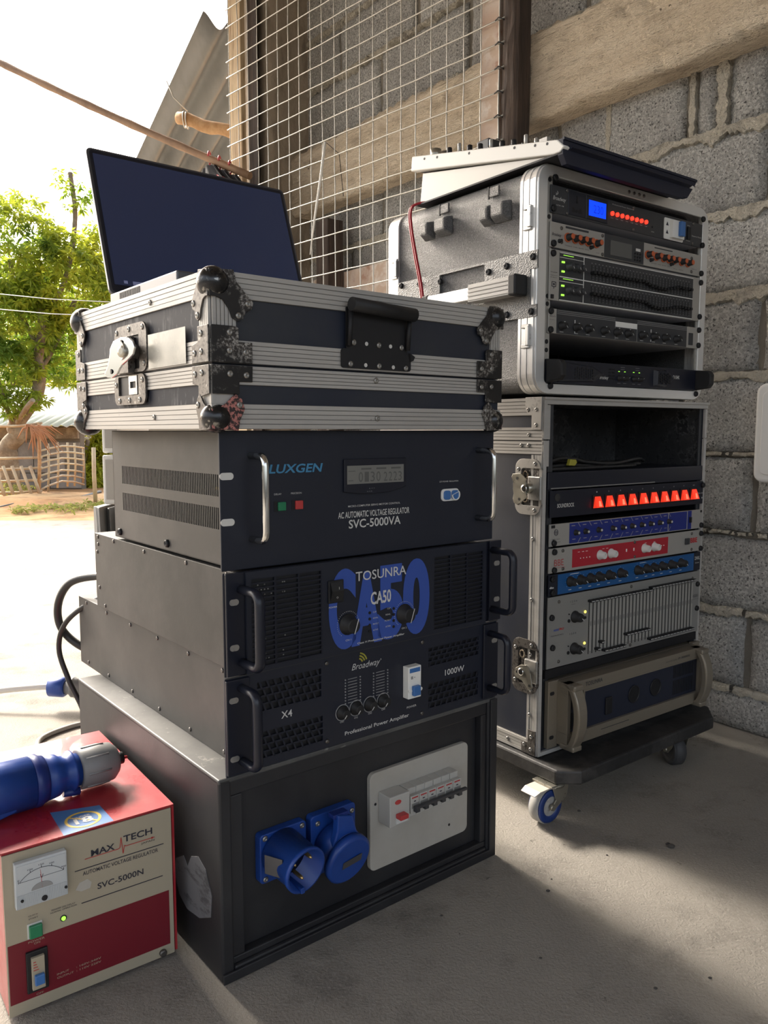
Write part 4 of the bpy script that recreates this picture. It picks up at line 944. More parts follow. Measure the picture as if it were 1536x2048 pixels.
bracket(g([(0, .8012), (.044, .8012), (.044, .8230), (.028, .8262), (.028, .8445), (0, .8445)]), 'x', K['pitl'], g([(.018, .8355), (.018, .814), (.036, .813)]))
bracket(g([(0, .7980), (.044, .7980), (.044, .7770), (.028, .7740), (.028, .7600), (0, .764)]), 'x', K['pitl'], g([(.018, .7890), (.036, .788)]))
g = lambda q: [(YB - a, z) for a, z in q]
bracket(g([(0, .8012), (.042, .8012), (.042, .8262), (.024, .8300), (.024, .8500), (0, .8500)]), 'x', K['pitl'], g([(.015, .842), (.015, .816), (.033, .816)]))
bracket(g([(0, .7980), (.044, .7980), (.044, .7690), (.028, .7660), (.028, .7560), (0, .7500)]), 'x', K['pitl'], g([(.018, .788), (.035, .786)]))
# loose rivets on the profiles
for x, z in ((.2433, .8925), (.2403, .7886), (.2425, .7372)): put('rivet', ME['rivet'], t, (x, YA-.0004, z))
for y, z in ((.1508, .890), (.148, .738)): put('rivet', ME['rivet'], t, (XA-.0004, y, z), (0, 0, SIDE))
# left latch, upper half (butterfly sticks out) and lower half
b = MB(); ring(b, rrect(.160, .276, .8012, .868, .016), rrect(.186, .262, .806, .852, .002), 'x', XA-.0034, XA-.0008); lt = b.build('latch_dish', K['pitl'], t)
MB().box(XA-.0006, XA+.002, .186, .262, .806, .852).build('dish_floor', K['black'], lt)
MB().box(XA-.012, XA-.001, .205, .240, .800, .850).build('latch_slide', K['pitl'], lt, bev=.001)
b = MB(); b.lathe([(0, .010), (.014, .010), (.018, .013), (.023, .013)], (XA-.004, .193, .828), (-1, .0, 0), 18); b.build('latch_boss', K['steel'], lt)
sh = [(.1911, .8463), (.1760, .8450), (.1690, .8400), (.1654, .8319), (.1690, .8225), (.1800, .8150), (.1900, .8095), (.1949, .8049), (.2010, .7970), (.2100, .7925), (.2200, .7935), (.2240, .7985), (.2178, .8083), (.2139, .8200), (.2120, .8320), (.2050, .8420)]
b = MB(); b.prism([(y, z) for y, z in sh], 'x', XA-.0300, XA-.0270)
b.v = [(x + (.2 - y)*.35, y, z) for x, y, z in b.v]; wg = fix_normals(b.build('butterfly_wing', K['chrome'], lt, bev=.0008))
for y, z in ((.1893, .8393), (.2105, .8012)): MB().cyl((XA-.0298 + (.2-y)*.35, y, z), (XA-.0307 + (.2-y)*.35, y, z), .0034, 12).build('wing_hole', K['black'], wg)
MB().lathe([(0, .0085), (.003, .008), (.004, .004)], (XA-.0255, .187, .8270), (-1, -.35, 0), 14).build('wing_pivot', K['steel'], wg)
for y, z in ((.266, .860), (.220, .8615), (.172, .8605), (.170, .812)): put('rivet', ME['rivet'], lt, (XA-.0034, y, z), (0, 0, SIDE))
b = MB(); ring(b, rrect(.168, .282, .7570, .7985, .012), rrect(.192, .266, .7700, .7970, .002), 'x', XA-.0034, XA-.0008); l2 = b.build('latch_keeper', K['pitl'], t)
MB().box(XA-.0006, XA+.002, .192, .266, .770, .797).build('keeper_floor', K['black'], l2)
b = MB(); plate(b, 0, 0.030, 0, .026, 0, .002, [(.005, .025, .009, .018)]); 
b.v = [(XA-.003+p[1], .198+p[0], .771+p[2]) for p in b.v]; b.build('keeper_loop', K['zinc'], l2)
for y, z in ((.274, .786), (.178, .790), (.262, .763), (.225, .763), (.188, .763)): put('rivet', ME['rivet'], l2, (XA-.0034, y, z), (0, 0, SIDE))
# tape over the lid edge beside the latch
MB().box(XA-.0022, XA-.0018, .042, .158, .803, .848).build('tape_patch', K['tape'], t)
# front recessed handle
hb = MB().prism(rrect(.180, .301, .8035, .8290, .004), 'y', YA-.003, YA-.0008).prism(rrect(.188, .294, .826, .884, .003), 'y', YA-.0028, YA-.001).build('handle_plate', K['black'], t)
MB().prism([(.298, .8165), (.306, .8190), (.309, .8245), (.300, .8290), (.296, .8290)], 'y', YA-.003, YA-.001).build('bent_tab', K['black'], hb)
b = MB(); b.tube([(.1905, YA-.006, .832), (.1905, YA-.010, .878)], .0035, 8).tube([(.2925, YA-.006, .832), (.2925, YA-.010, .878)], .0035, 8); b.build('handle_arm', K['black'], hb)
b = MB(); b.tube([(.1870, YA-.016, .885), (.2965, YA-.016, .880)], .0092, 14); b.build('handle_grip', K['rubber'], hb)
for x, z in ((.2001, .8375), (.2430, .8365), (.2835, .8359), (.1945, .8090), (.2433, .8085), (.2915, .8078)): put('rivet', ME['rivet'], hb, (x, YA-.0032, z))
for x, z in ((.2215, .8370), (.2635, .8362), (.2200, .8085), (.2685, .8080)): MB().cyl((x, YA-.0035, z), (x, YA-.003, z), .0028, 8).build('open_hole', K['spkw'], hb)

# ---- laptop
t = thing('laptop', 'open grey laptop with a dark blue screen standing on the flight case', 'laptop', FS, (.18, .2, .9082))
MB().box(.0, .357, .084, .318, .9085, .9235).build('base', K['lapgrey'], t, bev=.002)
b = MB()
for i in range(18): y = .205 + i*.0042; b.box(-.0006, .0005, y, y+.0024, .9115, .9200)
b.build('side_vents', K['black'], t, kind='stuff')
b = MB()
for r_ in range(5):
    for k in range(15): b.box(.020 + k*.0212, .038 + k*.0212, .190 + r_*.0195, .2065 + r_*.0195, .9235, .9245)
b.build('keyboard', K['black'], t, kind='stuff')
lid_o = Vector((0, .317, .9245)); lv = Vector((0, .0835, .2340)); ll = lv.length; lu = lv / ll; ln = Vector((0, -lu.z, lu.y))
def lidp(x, h, d): p = lid_o + lu*h - ln*(-d); return (x, p.y, p.z)
pp = rrect(0, .357, .000, ll, .009)
b = MB(); n = len(pp); b.add([lidp(x, h, 0) for x, h in pp] + [lidp(x, h, -.006) for x, h in pp], [tuple(range(n)), tuple(range(n, 2*n))[::-1]] + [(i, n+i, n+(i+1) % n, (i+1) % n) for i in range(n)])
sc_l = fix_normals(b.build('lid', K['lapgrey'], t, bev=.0008))
q2 = rrect(.004, .353, .004, ll-.004, .006); b = MB(); b.add([lidp(x, h, .0006) for x, h in q2], [tuple(range(len(q2)))]); b.build('bezel', K['panel2'], sc_l)
b = MB(); b.add([lidp(x, h, .0010) for x, h in ((.009, .016), (.348, .016), (.348, ll-.010), (.009, ll-.010))], [(0, 1, 2, 3)]); b.build('screen', K['screen'], sc_l)
b = MB(); b.add([lidp(x, h, .0013) for x, h in ((.038, .018), (.230, .018), (.230, .024), (.038, .024))], [(0, 1, 2, 3)]).add([lidp(x, h, .0013) for x, h in ((.024, .019), (.030, .019), (.030, .024), (.024, .024))], [(0, 1, 2, 3)])
b.build('taskbar', K['bar_s'], sc_l)

# ---- red and beige voltage regulator with the blue plug
t = thing('voltage_regulator', 'small red metal voltage regulator with beige and crimson faceplate on the floor', 'voltage regulator', FM, (.106, .16, 0))
H = .2165
MB().box(.0, .212, .003, .33, .006, H).build('red_housing', K['mtred'], t, bev=.0015)
MB().box(-.002, .2145, .0015, .33, H-.0012, H+.0006).box(.2115, .2145, .0015, .30, .008, H).build('cover_flange', K['mtred'], t)
MB().box(.0, .2100, .0, .0025, .006, H-.003).build('faceplate', K['mtface'], t, bev=.0005)
for x in (.02, .19):
    for y in (.03, .29): MB().cyl((x, y, 0), (x, y, .0065), .009, 12).build('foot', K['rubber'], t)
MB().box(.0018, .2040, -.0003, 0, .0215, .0985).build('crimson_band', K['mtband'], t)
mt = MB().box(.0118, .0720, -.009, 0, .1455, .2030).build('meter_case', K['meter'], t, bev=.001)
MB().box(.0140, .0700, -.0095, -.009, .1645, .2000).build('meter_glass', K['meter'], mt)
b = MB()
for i in range(40): b.box(.0125 + i*.00148, .0132 + i*.00148, -.0096, -.009, .1462, .1632)
b.build('ribbed_skirt', K['meter'], mt, kind='stuff')
b = MB(); cx, cz = .042, .158
ring(b, [(cx + .0335*math.cos(R(a)), cz + .0335*math.sin(R(a))) for a in range(40, 141, 5)], [(cx + .0330*math.cos(R(a)), cz + .0330*math.sin(R(a))) for a in range(40, 141, 5)], 'y', -.0098, -.0096) 
for a, s_ in ((140, '0'), (112, '100'), (90, '150'), (70, '200'), (42, '300')):
    x, z = cx + .0345*math.cos(R(a)), cz + .0345*math.sin(R(a)); b.box(x-.0003, x+.0003, -.0098, -.0096, z-.0015, z+.0012); text(b, s_, x-.001*len(s_), x+.001*len(s_), z+.0018, z+.0036, y=-.0098)
text(b, 'V', .0400, .0440, .1775, .1825, y=-.0098); b.build('dial_print', K['dprint'], mt)
b = MB(); b.add([(.0418, -.0099, .166), (.0424, -.0099, .166), (.0408, -.0099, .189), (.0404, -.0099, .189)], [(0, 1, 2, 3)]); b.build('needle', K['rprint'], mt)
b = MB(); b.prism([(cx + .0125*math.cos(R(a)), .1650 + .0080*math.sin(R(a))) for a in range(0, 181, 15)], 'y', -.0099, -.0096); fix_normals(b.build('needle_hub', K['grayp'], mt))
for x, z, r_ in ((.0188, .1560, .0019), (.0442, .1510, .0036), (.0694, .1560, .0019)): MB().lathe([(0, r_), (.0015, r_*.8)], (x, -.0096, z), (0, -1, 0), 12).build('meter_screw', K['black'], mt)
TY = -.0005
txt(t, [('MAX', .1035, .1335, .1800, .1885, 0, .02), ('TECH', .1450, .1835, .1855, .1945, 0, .02), ('JAPAN', .1680, .1860, .1745, .1775, 0), ('AUTOMATIC VOLTAGE REGULATOR', .0925, .1905, .1580, .1632, 0, .008), ('SVC-5000N', .1100, .1700, .1335, .1415, 0, .014),
        ('QUICK', .0262, .0378, .1273, .1293), ('START', .0266, .0376, .1236, .1256), ('POWER ON DELAY', .0535, .0820, .1250, .1270, 0), ('NORMAL OPERATION', .0520, .0835, .1218, .1238, 0)], K['dprint'])
MB().box(.0830, .1985, -.0005, 0, .1662, .1672).box(.0895, .1960, -.0005, 0, .1215, .1225).build('rule_lines', K['dprint'], t)
b = MB(); pr = [(.0955, .1790), (.1380, .1790), (.1402, .1800), (.1420, .1935), (.1440, .1710), (.1462, .1815), (.1480, .1800), (.1865, .1800)]
for i in range(len(pr)-1):
    (xa, za), (xb, zb) = pr[i], pr[i+1]; L_ = math.hypot(xb-xa, zb-za); nx_, nz_ = -(zb-za)/L_*.00045, (xb-xa)/L_*.00045
    b.add([(xa+nx_, -.0007, za+nz_), (xb+nx_, -.0007, zb+nz_), (xb-nx_, -.0007, zb-nz_), (xa-nx_, -.0007, za-nz_)], [(0, 1, 2, 3)])
b.cyl((.1830, -.0007, .1800), (.1830, -.0005, .1800), .0014, 8); b.build('heartbeat_line', K['rprint'], t)
txt(t, [('POWER', .0250, .0440, .0935, .0960), ('ON', .0315, .0385, .0900, .0925), ('OFF', .0315, .0400, .0232, .0255), ('INPUT', .0565, .0710, .0385, .0410), (': 160V-240V', .0800, .1110, .0385, .0410), ('OUTPUT', .0565, .0765, .0335, .0360), (': 110V 220V', .0800, .1110, .0335, .0360)], K['mtface'], 'pale_lettering')
MB().box(.0245, .0418, -.0015, 0, .0998, .1185).build('button_frame', K['spkw'], t); MB().box(.0260, .0412, -.006, -.001, .1005, .1170).build('green_button', K['green'], t, bev=.0012)
MB().lathe([(0, .0040), (.001, .0040)], (.0670, 0, .1110), (0, -1, 0), 14).build('lamp_ring', K['black'], t); MB().sphere((.0670, -.001, .1110), .0028, 10, 6).build('green_lamp', K['ledg'], t)
sw = MB().box(.0210, .0462, -.004, 0, .0300, .0835).build('switch_frame', K['black'], t, bev=.001)
MB().box(.0262, .0412, -.0085, -.004, .0355, .0775).build('breaker', K['mtface'], sw, bev=.0006); MB().box(.0285, .0398, -.0135, -.0085, .0430, .0560).build('blue_toggle', K['bluesw'], sw, bev=.001)
b = MB(); 
for i in range(4): b.box(.0280, .0340 - .001*i, -.0087, -.0085, .0610 + i*.0035, .0620 + i*.0035)
b.build('breaker_print', K['rprint'], sw)
b = MB(); b.lathe([(0, .0050), (.004, .0048), (.0045, .0030)], (.1930, 0, .0125), (0, -1, 0), 16); b.build('earth_terminal', K['screw'], t)
b = MB(); b.prism([(.083, .142), (.088, .150), (.098, .152), (.103, .146), (.101, .139), (.090, .138)], 'y', -.0003, -.00005); fix_normals(b.build('stuck_paper', K['cream'], t))
o = MB().add([(.0720, .0010, H+.0008), (.1345, .0030, H+.0008), (.1328, .0575, H+.0008), (.0735, .0745, H+.0008)], [(0, 1, 2, 3)]).build('warning_sticker', K['sticker'], t)
b = MB(); cx, cy = .1035, .030
ring(b, [(cx+.0225*math.cos(a), cy+.0225*math.sin(a)) for a in [k*math.pi/16 for k in range(33)]], [(cx+.0190*math.cos(a), cy+.0190*math.sin(a)) for a in [k*math.pi/16 for k in range(33)]], 'z', H+.0009, H+.0011)
b.add([(cx-.0165, cy+.0135, H+.0012), (cx-.0145, cy+.0155, H+.0012), (cx+.0165, cy-.0135, H+.0012), (cx+.0145, cy-.0155, H+.0012)], [(0, 3, 2, 1)]); b.build('prohibition_ring', K['stky'], o)
b = MB(); text(b, 'UNDER', cx-.011, cx+.011, cy+.006, cy+.0105, y=H+.0013, plane='z', bold=.01); text(b, '18', cx-.0115, cx+.0115, cy-.011, cy+.005, y=H+.0013, plane='z', bold=.03); b.build('sticker_lettering', K['white'], o)
# the plug lying on it
t = thing('blue_plug', 'big blue industrial plug with grey end lying on the red regulator', 'plug', FM, (.06, .1, H+.001))
q0 = Vector((-.052, .100, H+.036)); a_ = Vector((1, .10, -.02)).normalized()
def pl(prof, name, m, par=t): b = MB(); b.lathe(prof, q0, a_, 28); return b.build(name, m, par)
pl([(-.02, .033), (.035, .0345), (.036, .0355), (.110, .0345)], 'collar_sleeve', K['blue']); pl([(.110, .0335), (.114, .0352), (.120, .0352), (.124, .032), (.128, .0315)], 'lock_ring', K['blued'])
pl([(.128, .0310), (.145, .0285), (.150, .0245), (.158, .0235), (.163, .0285), (.166, .0285), (.169, .0230), (.190, .0215)], 'plug_body', K['blue'])
pl([(.174, .0255), (.176, .0285), (.205, .0290), (.222, .0265), (.229, .0200)], 'gland_nut', K['greyp'])
pl([(.229, .009), (.240, .0085)], 'gland_throat', K['black'])
b = MB()
for k in range(8):
    an = k*math.pi/4; u_ = Vector((0, 0, 1)); w_ = a_.cross(u_).normalized(); dd = u_*math.cos(an) + w_*math.sin(an)
    b.tube([q0 + a_*.180 + dd*.0285, q0 + a_*.212 + dd*.0283], .0016, 5)
b.build('grip_ribs', K['greyp'], t)
b = MB(); P = [(-.03, -.034), (.030, -.036), (.085, -.024), (.085, .0), (-.03, .0)]
w_ = Vector((.10, -1, 0)).normalized()
vs = []
for sd_ in (-.004, -.030):
    vs += [q0 + a_*x + Vector((0, 0, z)) + w_*(.010 - sd_*.6) for x, z in P]
n = 5; b.add(vs, [tuple(range(n)), tuple(range(n, 2*n))[::-1]] + [(i, n+i, n+(i+1) % n, (i+1) % n) for i in range(n)]); fix_normals(b.build('locking_lever', K['blue'], t, bev=.002))
b = MB(); b.tube([q0 + a_*.150 + Vector((0, 0, -.024)) + w_*.010, q0 + a_*.172 + Vector((0, 0, -.026)) + w_*.012], .006, 8); b.build('clamp_screw', K['blued'], t)
b = MB(); b.tube([q0 + a_*.232, q0 + a_*.247 + Vector((0, 0, -.001))], .0022, 6); b.build('bare_pin', K['mtred'], t)
# ---- cables
def cable(name, label, pts, r, m, fr=None, cat='cable', n=8):
    b = MB(); b.tube(spline(pts, 8), r, n); fo = fr or W0; c0 = pts[0]
    o = b.build(name, m); 
    o.location = fo.w((0, 0, 0)); o.rotation_euler = (0, 0, fo.a); o['label'] = label; o['category'] = cat; return o
cable('power_cable', 'thick black cable looping out behind the two amplifiers', [(.08, .53, .452), (.06, .60, .448), (.03, .66, .43), (.015, .69, .385), (.02, .69, .335), (.05, .655, .300), (.10, .65, .285)], .0075, K['bcable'], FS)
cable('power_cable', 'thin black cable running down from the middle amplifier behind the red regulator', [(.08, .53, .420), (.055, .60, .402), (.02, .66, .355), (.010, .68, .300), (.02, .66, .24), (.035, .62, .17), (.0, .56, .10), (-.06, .52, .06), (-.10, .48, .03)], .0050, K['bcable'], FS)
cable('white_cable', 'white cable lying on the sunny concrete with a blue end connector', [(-1.30, 2.02, .008), (-1.12, 1.99, .02), (-1.02, 2.0, .045), (-.90, 2.0, .058), (-.865, 2.0, .058)], .0085, K['wcable'])
cable('grey_cable', 'grey cable curling on the floor behind the black power box', [(-.70, 1.90, .006), (-.76, 1.86, .006), (-.80, 1.78, .006), (-.76, 1.70, .006), (-.66, 1.66, .006)], .0060, K['gcable'])
t = thing('cable_connector', 'blue and grey industrial connector plugged in behind the power box', 'connector', W0, (-.82, 1.99, .03))
q0 = Vector((-.872, 2.0, .058)); a_ = Vector((1, -.02, .0))
b = MB(); b.lathe([(0, .014), (.004, .024), (.040, .026), (.046, .022)], q0, a_, 20); b.build('blue_cap', K['blue'], t)
b = MB(); b.lathe([(.046, .018), (.060, .020), (.062, .026), (.068, .026), (.070, .022), (.20, .026)], q0, a_, 20); b.build('grey_body', K['greyp'], t)

# ================================================================ RIGHT RACK
ZD = .105                                                          # top of the dolly
t = thing('wheeled_dolly', 'black wooden dolly on castors carrying the right-hand rack cases', 'dolly', FR, (.25, .2, 0))
P = [(.012, -.090), (.46, -.078), (.512, -.035), (.515, .50), (.47, .545), (.02, .545), (-.025, .50), (-.025, -.062)]
b = MB(); b.prism(P, 'z', .077, ZD-.001); fix_normals(b.build('deck_board', K['dolly'], t, bev=.004))
def castor(x, y, ang, blue, pedal):
    c, s_ = math.cos(ang), math.sin(ang)
    def L(p): return (x + c*p[0] - s_*p[1], y + s_*p[0] + c*p[1], p[2])
    def bl_(mb): mb.v = [L(p) for p in mb.v]; return mb
    q = bl_(MB().box(-.024, .024, -.03, .03, .0735, .077)).build('castor', K['steel'], t, bev=.001)
    bl_(MB().lathe([(0, .022), (.007, .022)], (0, 0, .0735), (0, 0, -1), 18)).build('swivel', K['steel'], q)
    off = -.020 if pedal else .012
    b = MB(); r0 = .034; hw = .0125
    b.lathe([(-hw, r0*.6), (-hw, r0*.86), (-hw+.003, r0), (hw-.003, r0), (hw, r0*.86), (hw, r0*.6)], (0, off, r0), (1, 0, 0), 32); bl_(b).build('tread', K['wheelg'] if blue else K['wheeld'], q)
    b = MB()
    for sg in (-1, 1): b.lathe([(hw*.9, r0*.93), (hw+.0012, r0*.88), (hw+.0015, r0*.55), (hw*.8, r0*.5), (hw*.9, r0*.2)], (0, off, r0), (sg, 0, 0), 28)
    bl_(b).build('wheel_face', K['wheelb'] if blue else K['wheeld'], q)
    for sg in (-1, 1):
        b = MB(); b.prism([(-.020, .070), (.024, .070), (.018, .045), (off+.009, .028), (off-.007, .028), (-.010, .045)], 'x', sg*(hw+.003), sg*(hw+.0055)); fix_normals(bl_(b).build('fork_arm', K['steel'], q, bev=.0008))
        b = MB(); b.cyl((sg*(hw+.002), off, r0), (sg*(hw+.009), off, r0), .006, 6); bl_(b).build('axle_nut', K['steel'], q)
    if pedal:
        b = MB(); w_ = .0185
        pr = [(.004, .0655), (-.030, .0710), (-.054, .0705), (-.066, .0650)]
        b.add([(sg*w_*(1 if i < 3 else .9), yy, zz) for i, (yy, zz) in enumerate(pr) for sg in (-1, 1)], [(0, 1, 3, 2), (2, 3, 5, 4), (4, 5, 7, 6)]); o = bl_(b).build('brake_pedal', K['pedal'], q); m_ = o.modifiers.new('t', 'SOLIDIFY'); m_.thickness = .002
        b = MB(); b.box(-.012, .012, -.024, .006, .066, .0735); bl_(b).build('pedal_arm', K['steel'], q, bev=.002)
castor(-.008, -.040, R(-90), True, True); castor(.385, -.040, R(-25), False, False); castor(.03, .48, R(10), False, False); castor(.46, .48, R(30), False, False)

# ---- lower rack case
t = thing('rack_flight_case', 'tall black and aluminium open rack case standing on the dolly', 'rack case', FR, (.25, .25, ZD))
Z0, Z1, XA, XB, D = .106, .7800, -.0105, .5115, .50
MB().box(XA+.003, XA+.010, .004, D, Z0+.002, Z1-.002).build('left_side_board', K['lam'], t)
MB().box(XB-.010, XB-.002, .004, D, Z0+.002, Z1-.002).build('right_side_board', K['lam'], t)
MB().box(XA+.01, XB-.01, .004, D, Z1-.010, Z1-.002).build('top_board', K['lam'], t); MB().box(XA+.01, XB-.01, .004, D, Z0+.002, Z0+.010).build('bottom_board', K['lam'], t)
MB().box(XA+.01, XB-.01, D-.12, D-.112, Z0+.01, Z1-.01).build('back_board', K['foil'], t)
MB().box(XA+.01, XB-.01, D-.27, D-.262, .646, Z1-.01).build('lining_panel', K['foil'], t)
MB().box(XA+.0101, XA+.012, .004, D-.27, .60, Z1-.01).box(XB-.012, XB-.0101, .004, D-.27, .60, Z1-.01).box(XA+.012, XB-.012, .006, D-.27, Z1-.012, Z1-.0102).build('case_lining', K['foil'], t)
def strip(x0, x1, y0, y1, za, zb, along, name='edge_profile', n=4, face='x'):
    b = MB()
    if face == 'x':                                                  # on the left face
        if along == 'y':
            h = (zb-za)/n
            for i in range(n): b.box(x0 - (.0012 if i in (0, n-1) else .0004), x0+.003, y0, y1, za+h*i+.0006, za+h*(i+1)-.0006)
            g = MB().box(x0+.0006, x0+.003, y0, y1, za, zb)
        else:
            h = (y1-y0)/n
            for i in range(n): b.box(x0 - (.0012 if i in (0, n-1) else .0004), x0+.003, y0+h*i+.0006, y0+h*(i+1)-.0006, za, zb)
            g = MB().box(x0+.0006, x0+.003, y0, y1, za, zb)
    q = b.build(name, K['alu'], t); g.build('groove_bed', K['alur'], q); return q
strip(XA, 0, .0, D, .7480, .7805, 'y', n=5); strip(XA, 0, .0, D, .7025, .7265, 'y'); strip(XA, 0, .0, D, .6770, .7010, 'y'); strip(XA, 0, 0, D, Z0, .1335, 'y', n=4)
strip(XA, 0, .0, .0265, Z0, .676, 'z', n=4); strip(XA, 0, D-.0265, D, Z0, .676, 'z', n=4); strip(XA, 0, 0, .0265, .7265, .7480, 'z')
b = MB(); b.box(XA, .0035, -.002, .004, Z0, .6640).box(XA, .0035, -.002, .004, .706, Z1-.0).build('front_left_rail', K['alu'], t) if False else None
MB().box(XA, -.0020, -.003, .003, Z0, .7025).box(-.0020, .0055, -.0015, .002, .6550, .7025).build('front_left_rail', K['alu'], t, bev=.0006)
MB().box(XA, -.0020, -.003, .003, .7045, Z1-.009).box(-.0020, .0075, -.0015, .002, .7045, .7670).build('front_left_rail', K['alu'], t, bev=.0006)
MB().box(XB-.0080, XB, -.003, .003, Z0, .7025).box(XB-.0075, XB, -.003, .003, .7045, .7670).build('front_right_rail', K['alu'], t, bev=.0006)
MB().box(XA, XB+.002, -.003, .003, .7680, .7805).box(XA, XB+.004, -.006, .004, .7765, .7812).build('front_top_rail', K['alu'], t, bev=.0008)
MB().box(XA, XB, -.004, .003, Z0, .1135).build('front_bottom_rail', K['alu'], t, bev=.0008)
def lbr(pts, riv, m=K['zinc']):
    b = MB(); b.prism(pts, 'x', XA-.0035, XA-.0012); q = fix_normals(b.build('corner_bracket', m, t, bev=.0005))
    for y, z in riv: put('rivet', ME['rivet'], q, (XA-.0035, y, z), (0, 0, SIDE))
lbr([(.001, .7815), (.041, .7815), (.041, .760), (.034, .751), (.025, .749), (.025, .722), (.002, .722)], [(.034, .7585), (.014, .7585), (.014, .7305)])
lbr([(.001, .1065), (.036, .1065), (.0365, .124), (.030, .1285), (.020, .130), (.020, .1550), (.001, .1550)], [(.029, .1225), (.012, .1170), (.0115, .1420)], K['pitl'])
for y, z in ((.034, .7125), (.034, .693), (.052, .693)) + ((.019, .52), (.019, .405), (.019, .1830), (.019, .30), (.075, .1185), (.22, .1185), (.24, .693), (.24, .7125), (.24, .765)): put('rivet', ME['rivet'], t, (XA-.0008, y, z), (0, 0, SIDE))
def rack_latch(za, zb, y1, cz, ang, wear):
    b = MB(); ring(b, [(y, z) for y, z in rrect(.0, y1, za, zb, .018)], [(y, z) for y, z in rrect(-.004, y1-.015, za+.017, zb-.017, .006)], 'x', XA-.0042, XA-.0012)
    q = b.build('recessed_latch', wear, t, bev=.0006)
    MB().box(XA-.001, XA+.0005, .0, y1-.015, za+.017, zb-.017).build('dish_floor', K['pit'], q)
    MB().box(XA-.008, XA-.001, -.003, .028, cz-.022, cz+.022).build('latch_slide', K['zinc'], q, bev=.002)
    MB().cyl((XA-.001, .022, cz), (XA-.020, .022, cz), .0095, 18).build('latch_boss', K['steel'], q); MB().lathe([(0, .0075), (.0022, .007), (.003, .004)], (XA-.0225, .022, cz), (-1, 0, 0), 16).build('latch_bolt', K['chrome'], q)
    if ang: sh = [(.0362, .2742), (.0392, .2668), (.0378, .2596), (.0307, .2560), (.0206, .2544), (.0117, .2474), (.0053, .2416), (-.0021, .2408), (-.0068, .2467), (-.0041, .2581), (-.0013, .2713), (.0089, .2856), (.0238, .2829)]
    else: sh = [(.0520, .6407), (.0550, .6351), (.0504, .6253), (.0507, .6126), (.0486, .6036), (.0511, .5943), (.0482, .5872), (.0406, .5841), (.0308, .5875), (.0236, .5935), (.0140, .5995), (.0178, .6055), (.0195, .6260), (.0172, .6324), (.0321, .6425)]
    b = MB(); b.prism(sh, 'x', XA-.0225, XA-.0205); w_ = fix_normals(b.build('butterfly_wing', K['steel'], q, bev=.0005))
    hs2 = [(.0405, .6331), (.0347, .5945)] if not ang else [(.0322, .2676), (.0006, .2485)]
    for y, z in hs2: MB().cyl((XA-.0226, y, z), (XA-.0230, y, z), .0026, 10).build('wing_hole', K['black'], w_)
    for z in (za+.030, zb-.030):
        b = MB(); b.tube([(XA-.003, .038 + .006*math.cos(a), z + .007*math.sin(a)) for a in [k*math.pi/6 for k in range(13)]], .0012, 5); b.build('coil_spring', K['bark'], q)
    for y, z in ((y1-.008, zb-.020), (y1-.008, za+.020), (.014, zb-.009), (.014, za+.009)): put('rivet', ME['rivet'], q, (XA-.0042, y, z), (0, 0, SIDE))
rack_latch(.5650, .6685, .063, .6150, 0, K['zinc']); rack_latch(.2240, .3280, .063, .2700, 1, K['pitl'])
for x in (.008, .492): MB().box(x, x+.0135, .004, .007, Z0+.010, Z1-.012).build('rack_rail', K['graf'], t)

def unit(name, label, cat, z0, z1, m, depth=.30, x0=.0095, x1=.5065, y=0, panel=True, ch=True, chx=(.022, .492)):
    e = thing(name, label, cat, FR, ((x0+x1)/2, depth/2, z0))
    if panel: MB().box(x0, x1, y-.003, y, z0+.0006, z1-.0006).build('front_panel', m, e, bev=.0006)
    if ch: MB().box(chx[0], chx[1], y+.0002, depth, z0+.0012, z1-.0012).build('chassis', K['chs'] if chx[0] < .02 else K['black'], e)
    return e
def bolts(e, pts, y=-.003, me='bolt'):
    for x, z in pts: put('rack_bolt', ME[me], e, (x, y, z))
TY = -.0036
# shelf drawer and the cables
e = thing('rack_shelf', 'black shelf at the bottom of the open bay of the lower rack', 'shelf', FR, (.25, .15, .612))
MB().box(.0045, .505, -.001, .36, .6115, .6440).build('shelf_tray', K['panel2'], e, bev=.002); MB().box(.012, .33, -.002, 0, .6130, .6150).build('lip', K['silverd'], e)
cp = [[(.012, .02, .657), (.06, .02, .668), (.12, .03, .664), (.20, .04, .656), (.28, .05, .654), (.33, .04, .660)], [(.012, .03, .650), (.08, .02, .655), (.16, .03, .651), (.24, .04, .650), (.32, .03, .652)],
      [(.015, .05, .660), (.07, .04, .661), (.15, .05, .657), (.25, .06, .655), (.345, .05, .656)], [(.02, .01, .648), (.10, .01, .649), (.20, .02, .6485), (.30, .03, .6490), (.33, .06, .650), (.28, .09, .650)],
      [(.05, .03, .668), (.10, .02, .666), (.15, .03, .659), (.22, .02, .655), (.31, .03, .6625), (.36, .05, .657)]]
e = thing('cable_bundle', 'coiled black cables with a yellow tag lying on the rack shelf', 'cables', FR, (.17, .04, .6442))
for i, p in enumerate(cp): b = MB(); b.tube(spline([(x, y, max(z, .6485)) for x, y, z in p]), .0038, 7); b.build('cable', K['bcable'], e)
b = MB(); b.prism([(.068, .655), (.085, .654), (.091, .660), (.088, .666), (.072, .667)], 'y', .004, .012); fix_normals(b.build('yellow_tag', K['yel'], e, bev=.001))
